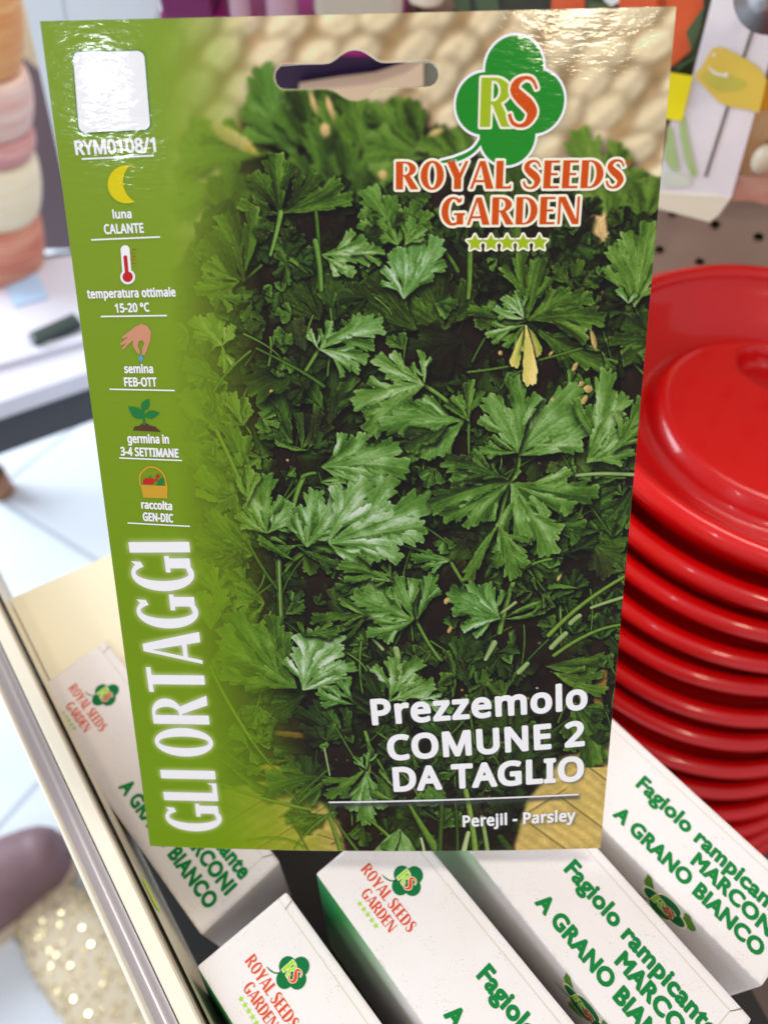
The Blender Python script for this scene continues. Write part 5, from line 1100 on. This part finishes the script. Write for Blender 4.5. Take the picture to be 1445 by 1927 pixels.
# ================================================================ left side of the shop
pw = material('panel_white', srgb(226, 238, 246), .4, coat=.1)
dpl = .56
pn = empty('end_panel', tuple(at_plane(180, 300, dpl))); tag(pn, 'bluish white upright panel behind the packet\'s upper left corner', 'panel')
a = np.array([at_plane(*p, dpl) for p in ((36, -40), (98, 236), (150, 470), (268, 1000), (380, 1000), (292, 34), (312, -40))]); b = a+np.array([0, .02, 0]); n = len(a)
mesh_obj('board', local(pn, np.concatenate([a, b])), [tuple(range(n)), tuple(range(2*n-1, n-1, -1))]+[(i, i+n, (i+1) % n+n, (i+1) % n) for i in range(n)], pw, pn)
a = np.array([at_plane(*p, dpl-.001) for p in ((110, -40), (113, -40), (127, 45), (124, 45))]); mesh_obj('seam', local(pn, a), [(0, 1, 2, 3)], material('seam_grey', srgb(196, 208, 222), .5), pn)
block('post', [(-90, -60), (38, -60), (98, 236), (104, 300), (20, 300), (-60, 200)], 1.12, .03, material('post_cream', srgb(236, 216, 176), .5), 'cream upright post left of the white panel', 'post')
block('shadow_board', [(30, 100), (160, 200), (170, 470), (30, 470)], 1.05, .004, material('mauve_shadow', srgb(120, 104, 112), .7), 'mauve grey board standing in for the shadow between raffia spool and packet', 'board')  # flat board coloured as the shadow in this gap
# low shelf unit on the floor
szl = -.34
pl = [pz(-420, 900, szl)[:2], pz(0, 757, szl)[:2], pz(330, 646, szl)[:2], pz(330, 452, szl)[:2], pz(-420, 560, szl)[:2]]
un = empty('low_shelf', (*np.mean(pl, 0), FZ)); tag(un, 'low lilac white shelf unit standing on the floor at left', 'shelf')
lil = material('shelf_lilac', srgb(214, 214, 226), .4, vary=(6., .5, srgb(198, 200, 216)))
v_, f_ = prism(pl, szl-.022, szl); mesh_obj('shelf_board', local(un, v_), f_, lil, un)
lip = [pz(-420, 790, szl+.002)[:2], pz(0, 692, szl+.002)[:2], pz(330, 600, szl+.002)[:2], pz(330, 590, szl+.002)[:2], pz(-420, 780, szl+.002)[:2]]
v_, f_ = prism(lip, szl+.001, szl+.007); mesh_obj('shelf_lip', local(un, v_), f_, lil, un)
c_ = np.mean(pl, 0); inner = [tuple(np.array(p)+np.array([.0, .05])) for p in pl]; v_, f_ = prism(inner, FZ+.35, szl-.023); mesh_obj('under_shelf_shade', local(un, v_), f_, material('shelf_shade_dark', srgb(70, 72, 80), .7), un)  # dark block stands in for the shadow under the shelf board
dk = pz(105, 622, szl+.01); o = bm_obj('seed_pouch', box_bm(-.030, .030, -.010, .010, -.006, .006, .004), material('dark_green_film', srgb(50, 66, 62), .35)); o.location = tuple(dk); o.rotation_euler = (0, 0, .75); tag(o, 'small dark green pouch lying on the low shelf', 'pouch')
o = bm_obj('card', box_bm(-.020, .020, -.028, .028, -.001, .001), material('pale_blue_card', srgb(176, 206, 236), .5)); o.location = tuple(pz(50, 545, szl+.0015)); o.rotation_euler = (0, 0, .5); tag(o, 'pale blue card lying on the low shelf below the raffia', 'card')
# raffia spool standing on the shelf
bot = pz(20, 522, szl); rr_ = .062; sp = empty('raffia_spool', (bot[0]-.030, bot[1]+.03, szl)); sp.rotation_euler = (0, .26, 0); tag(sp, 'stack of cream, pink and orange raffia coils on the low shelf', 'raffia')
ht = .36; zc = 0.
for k, (hgt, c1, c2, nm, rr2) in enumerate(((.082, srgb(206, 110, 88), srgb(236, 180, 150), 'rust_coil', 1.0), (.078, srgb(244, 228, 190), srgb(250, 242, 216), 'cream_coil', 1.0), (.030, srgb(206, 140, 140), srgb(232, 180, 172), 'rose_coil', .95), (.062, srgb(240, 214, 200), srgb(226, 168, 158), 'pink_coil', .95), (.085, srgb(226, 150, 88), srgb(240, 190, 130), 'orange_coil', .86), (.07, srgb(244, 232, 160), srgb(250, 246, 210), 'straw_coil', .70))):
    pr = [(.0001, zc+.001)]+[(rr_*rr2*(.86+.14*sin(t)), zc+.001+(hgt-.002)*(.5-.5*cos(t))) for t in np.linspace(0, pi, 13)]+[(.0001, zc+hgt-.001)]
    v_, f_ = lathe(pr, 64); mesh_obj(nm, v_, f_, material('raffia_'+nm, c1, .6, vary=(36., .95, c2, (.35, .35, 7)), bump=(90, .9, .004, (.3, .3, 6))), sp, True); zc += hgt
# chair leg at the left edge
q = pz(4, 925, FZ); lg = empty('stool_leg', tuple(q)); tag(lg, 'dark stool leg with a brown foot at the left edge', 'stool')
v_, f_ = lathe([(.0001, .05), (.018, .05), (.016, .30), (.0001, .30)], 24); o = mesh_obj('leg', v_, f_, material('dark_leg', srgb(36, 46, 66), .5), lg, True)
v_, f_ = lathe([(.0001, 0), (.022, 0), (.022, .05), (.0001, .05)], 24); mesh_obj('foot', v_, f_, material('brown_foot', srgb(170, 120, 90), .5), lg, True)
# shoe on the floor
shz = FZ
q = pz(-118, 1716, shz+.05); sh = empty('shoe', (q[0], q[1], FZ)); sh.rotation_euler = (0, 0, .55); sh.scale = (1.1, 1.2, 1.1); tag(sh, 'dark mauve shoe with a pale sole on the floor', 'shoe')
def shoe_profile(u):                                   # half width of the sole along its length
    return .048*(.62+.38*sin(pi*min(1, max(0, u))**.9))*(1-.9*max(0, (u-.86)/.14)**2)**.5 if u < .995 else .006
def shoe_shell(z_lo, z_fn, grow_):
    us = np.linspace(0, 1, 28); V = []; Fc = []; nc = 20
    for u in us:
        w = max(.004, shoe_profile(u)*grow_*min(1, (u/.06+.15))); h = z_fn(u)
        for k in range(nc+1):
            t = pi*k/nc; V.append((-.14+.28*u*1., w*cos(t), z_lo+h*sin(t)**.7))
    for i in range(len(us)-1):
        for k in range(nc): Fc.append((i*(nc+1)+k, i*(nc+1)+k+1, (i+1)*(nc+1)+k+1, (i+1)*(nc+1)+k))
    for i0 in (0, len(us)-1): Fc.append(tuple(i0*(nc+1)+k for k in range(nc+1)))
    return V, Fc
v_, f_ = shoe_shell(.026, lambda u: .075-.030*u if u < .9 else .048*(1-((u-.9)/.1)**2)**.5+.004, .97); mesh_obj('upper', v_, f_, material('mauve_leather', srgb(128, 100, 106), .5, vary=(20., .5, srgb(84, 64, 70))), sh, True)
poly = [(-.14+.28*u, shoe_profile(u)*1.03*min(1, u/.06+.15)) for u in np.linspace(0, 1, 28)]; poly = poly[::-1]+[(x, -y) for x, y in poly]
v_, f_ = prism(poly[::-1], 0, .026); mesh_obj('sole', v_, f_, material('sole_beige', srgb(216, 196, 170), .6), sh)
# gold sequinned bag with a brown strap on the floor
q = pz(190, 1840, FZ+.02); q1 = pz(110, 1740, FZ+.02); q2 = pz(270, 1940, FZ+.02); gb = empty('sequin_bag', (q[0], q[1], FZ)); gb.rotation_euler = (0, 0, math.atan2(q2[1]-q1[1], q2[0]-q1[0])); gb.scale = (1.15, 1.0, .6); tag(gb, 'gold sequin bag with a brown strap lying on the floor', 'bag')
bm = bmesh.new(); bmesh.ops.create_uvsphere(bm, u_segments=48, v_segments=24, radius=1.); bmesh.ops.transform(bm, matrix=Matrix.Translation((0, 0, .036)) @ Matrix.Diagonal((.13, .052, .036, 1)), verts=bm.verts); bm_obj('bag_body', bm, material('bag_cloth', srgb(206, 192, 164), .6), gb, True)
rs_ = random.Random(5); V = []; Fc = []
for i in range(620):
    th = rs_.uniform(0, 2*pi); zz = rs_.uniform(-.1, 1); ra = math.sqrt(max(0, 1-zz*zz)); nn_ = Vector((ra*cos(th)/.13, ra*sin(th)/.052, zz/.036)).normalized(); p = Vector((.132*ra*cos(th), .054*ra*sin(th), .036+.038*zz))
    nn_ = (nn_+Vector((rs_.uniform(-.5, .5), rs_.uniform(-.5, .5), rs_.uniform(-.5, .5)))).normalized(); q_ = nn_.to_track_quat('Z', 'Y'); k = len(V)
    V += [tuple(p+q_ @ Vector((.0023*cos(a_*pi/4), .0023*sin(a_*pi/4), 0))) for a_ in range(8)]; Fc.append(tuple(range(k, k+8)))
sq = mesh_obj('sequins', V, Fc, material('sequin_gold', srgb(244, 226, 176), .28, metal=1.), gb); sq['kind'] = 'stuff'
V = []; Fc = []
for i in range(25):
    t = i/24; c0 = Vector((.15-.30*t, .060+.05*sin(pi*t), .01+.03*sin(pi*t)))
    for dx, dz in ((0, -.008), (.006, 0), (0, .008), (-.006, 0)): V.append((c0.x, c0.y+dx, c0.z+dz))
for i in range(24):
    for k in range(4): Fc.append((i*4+k, i*4+(k+1) % 4, i*4+4+(k+1) % 4, i*4+4+k))
mesh_obj('strap', V, Fc, material('brown_leather', srgb(132, 92, 58), .5), gb, True)
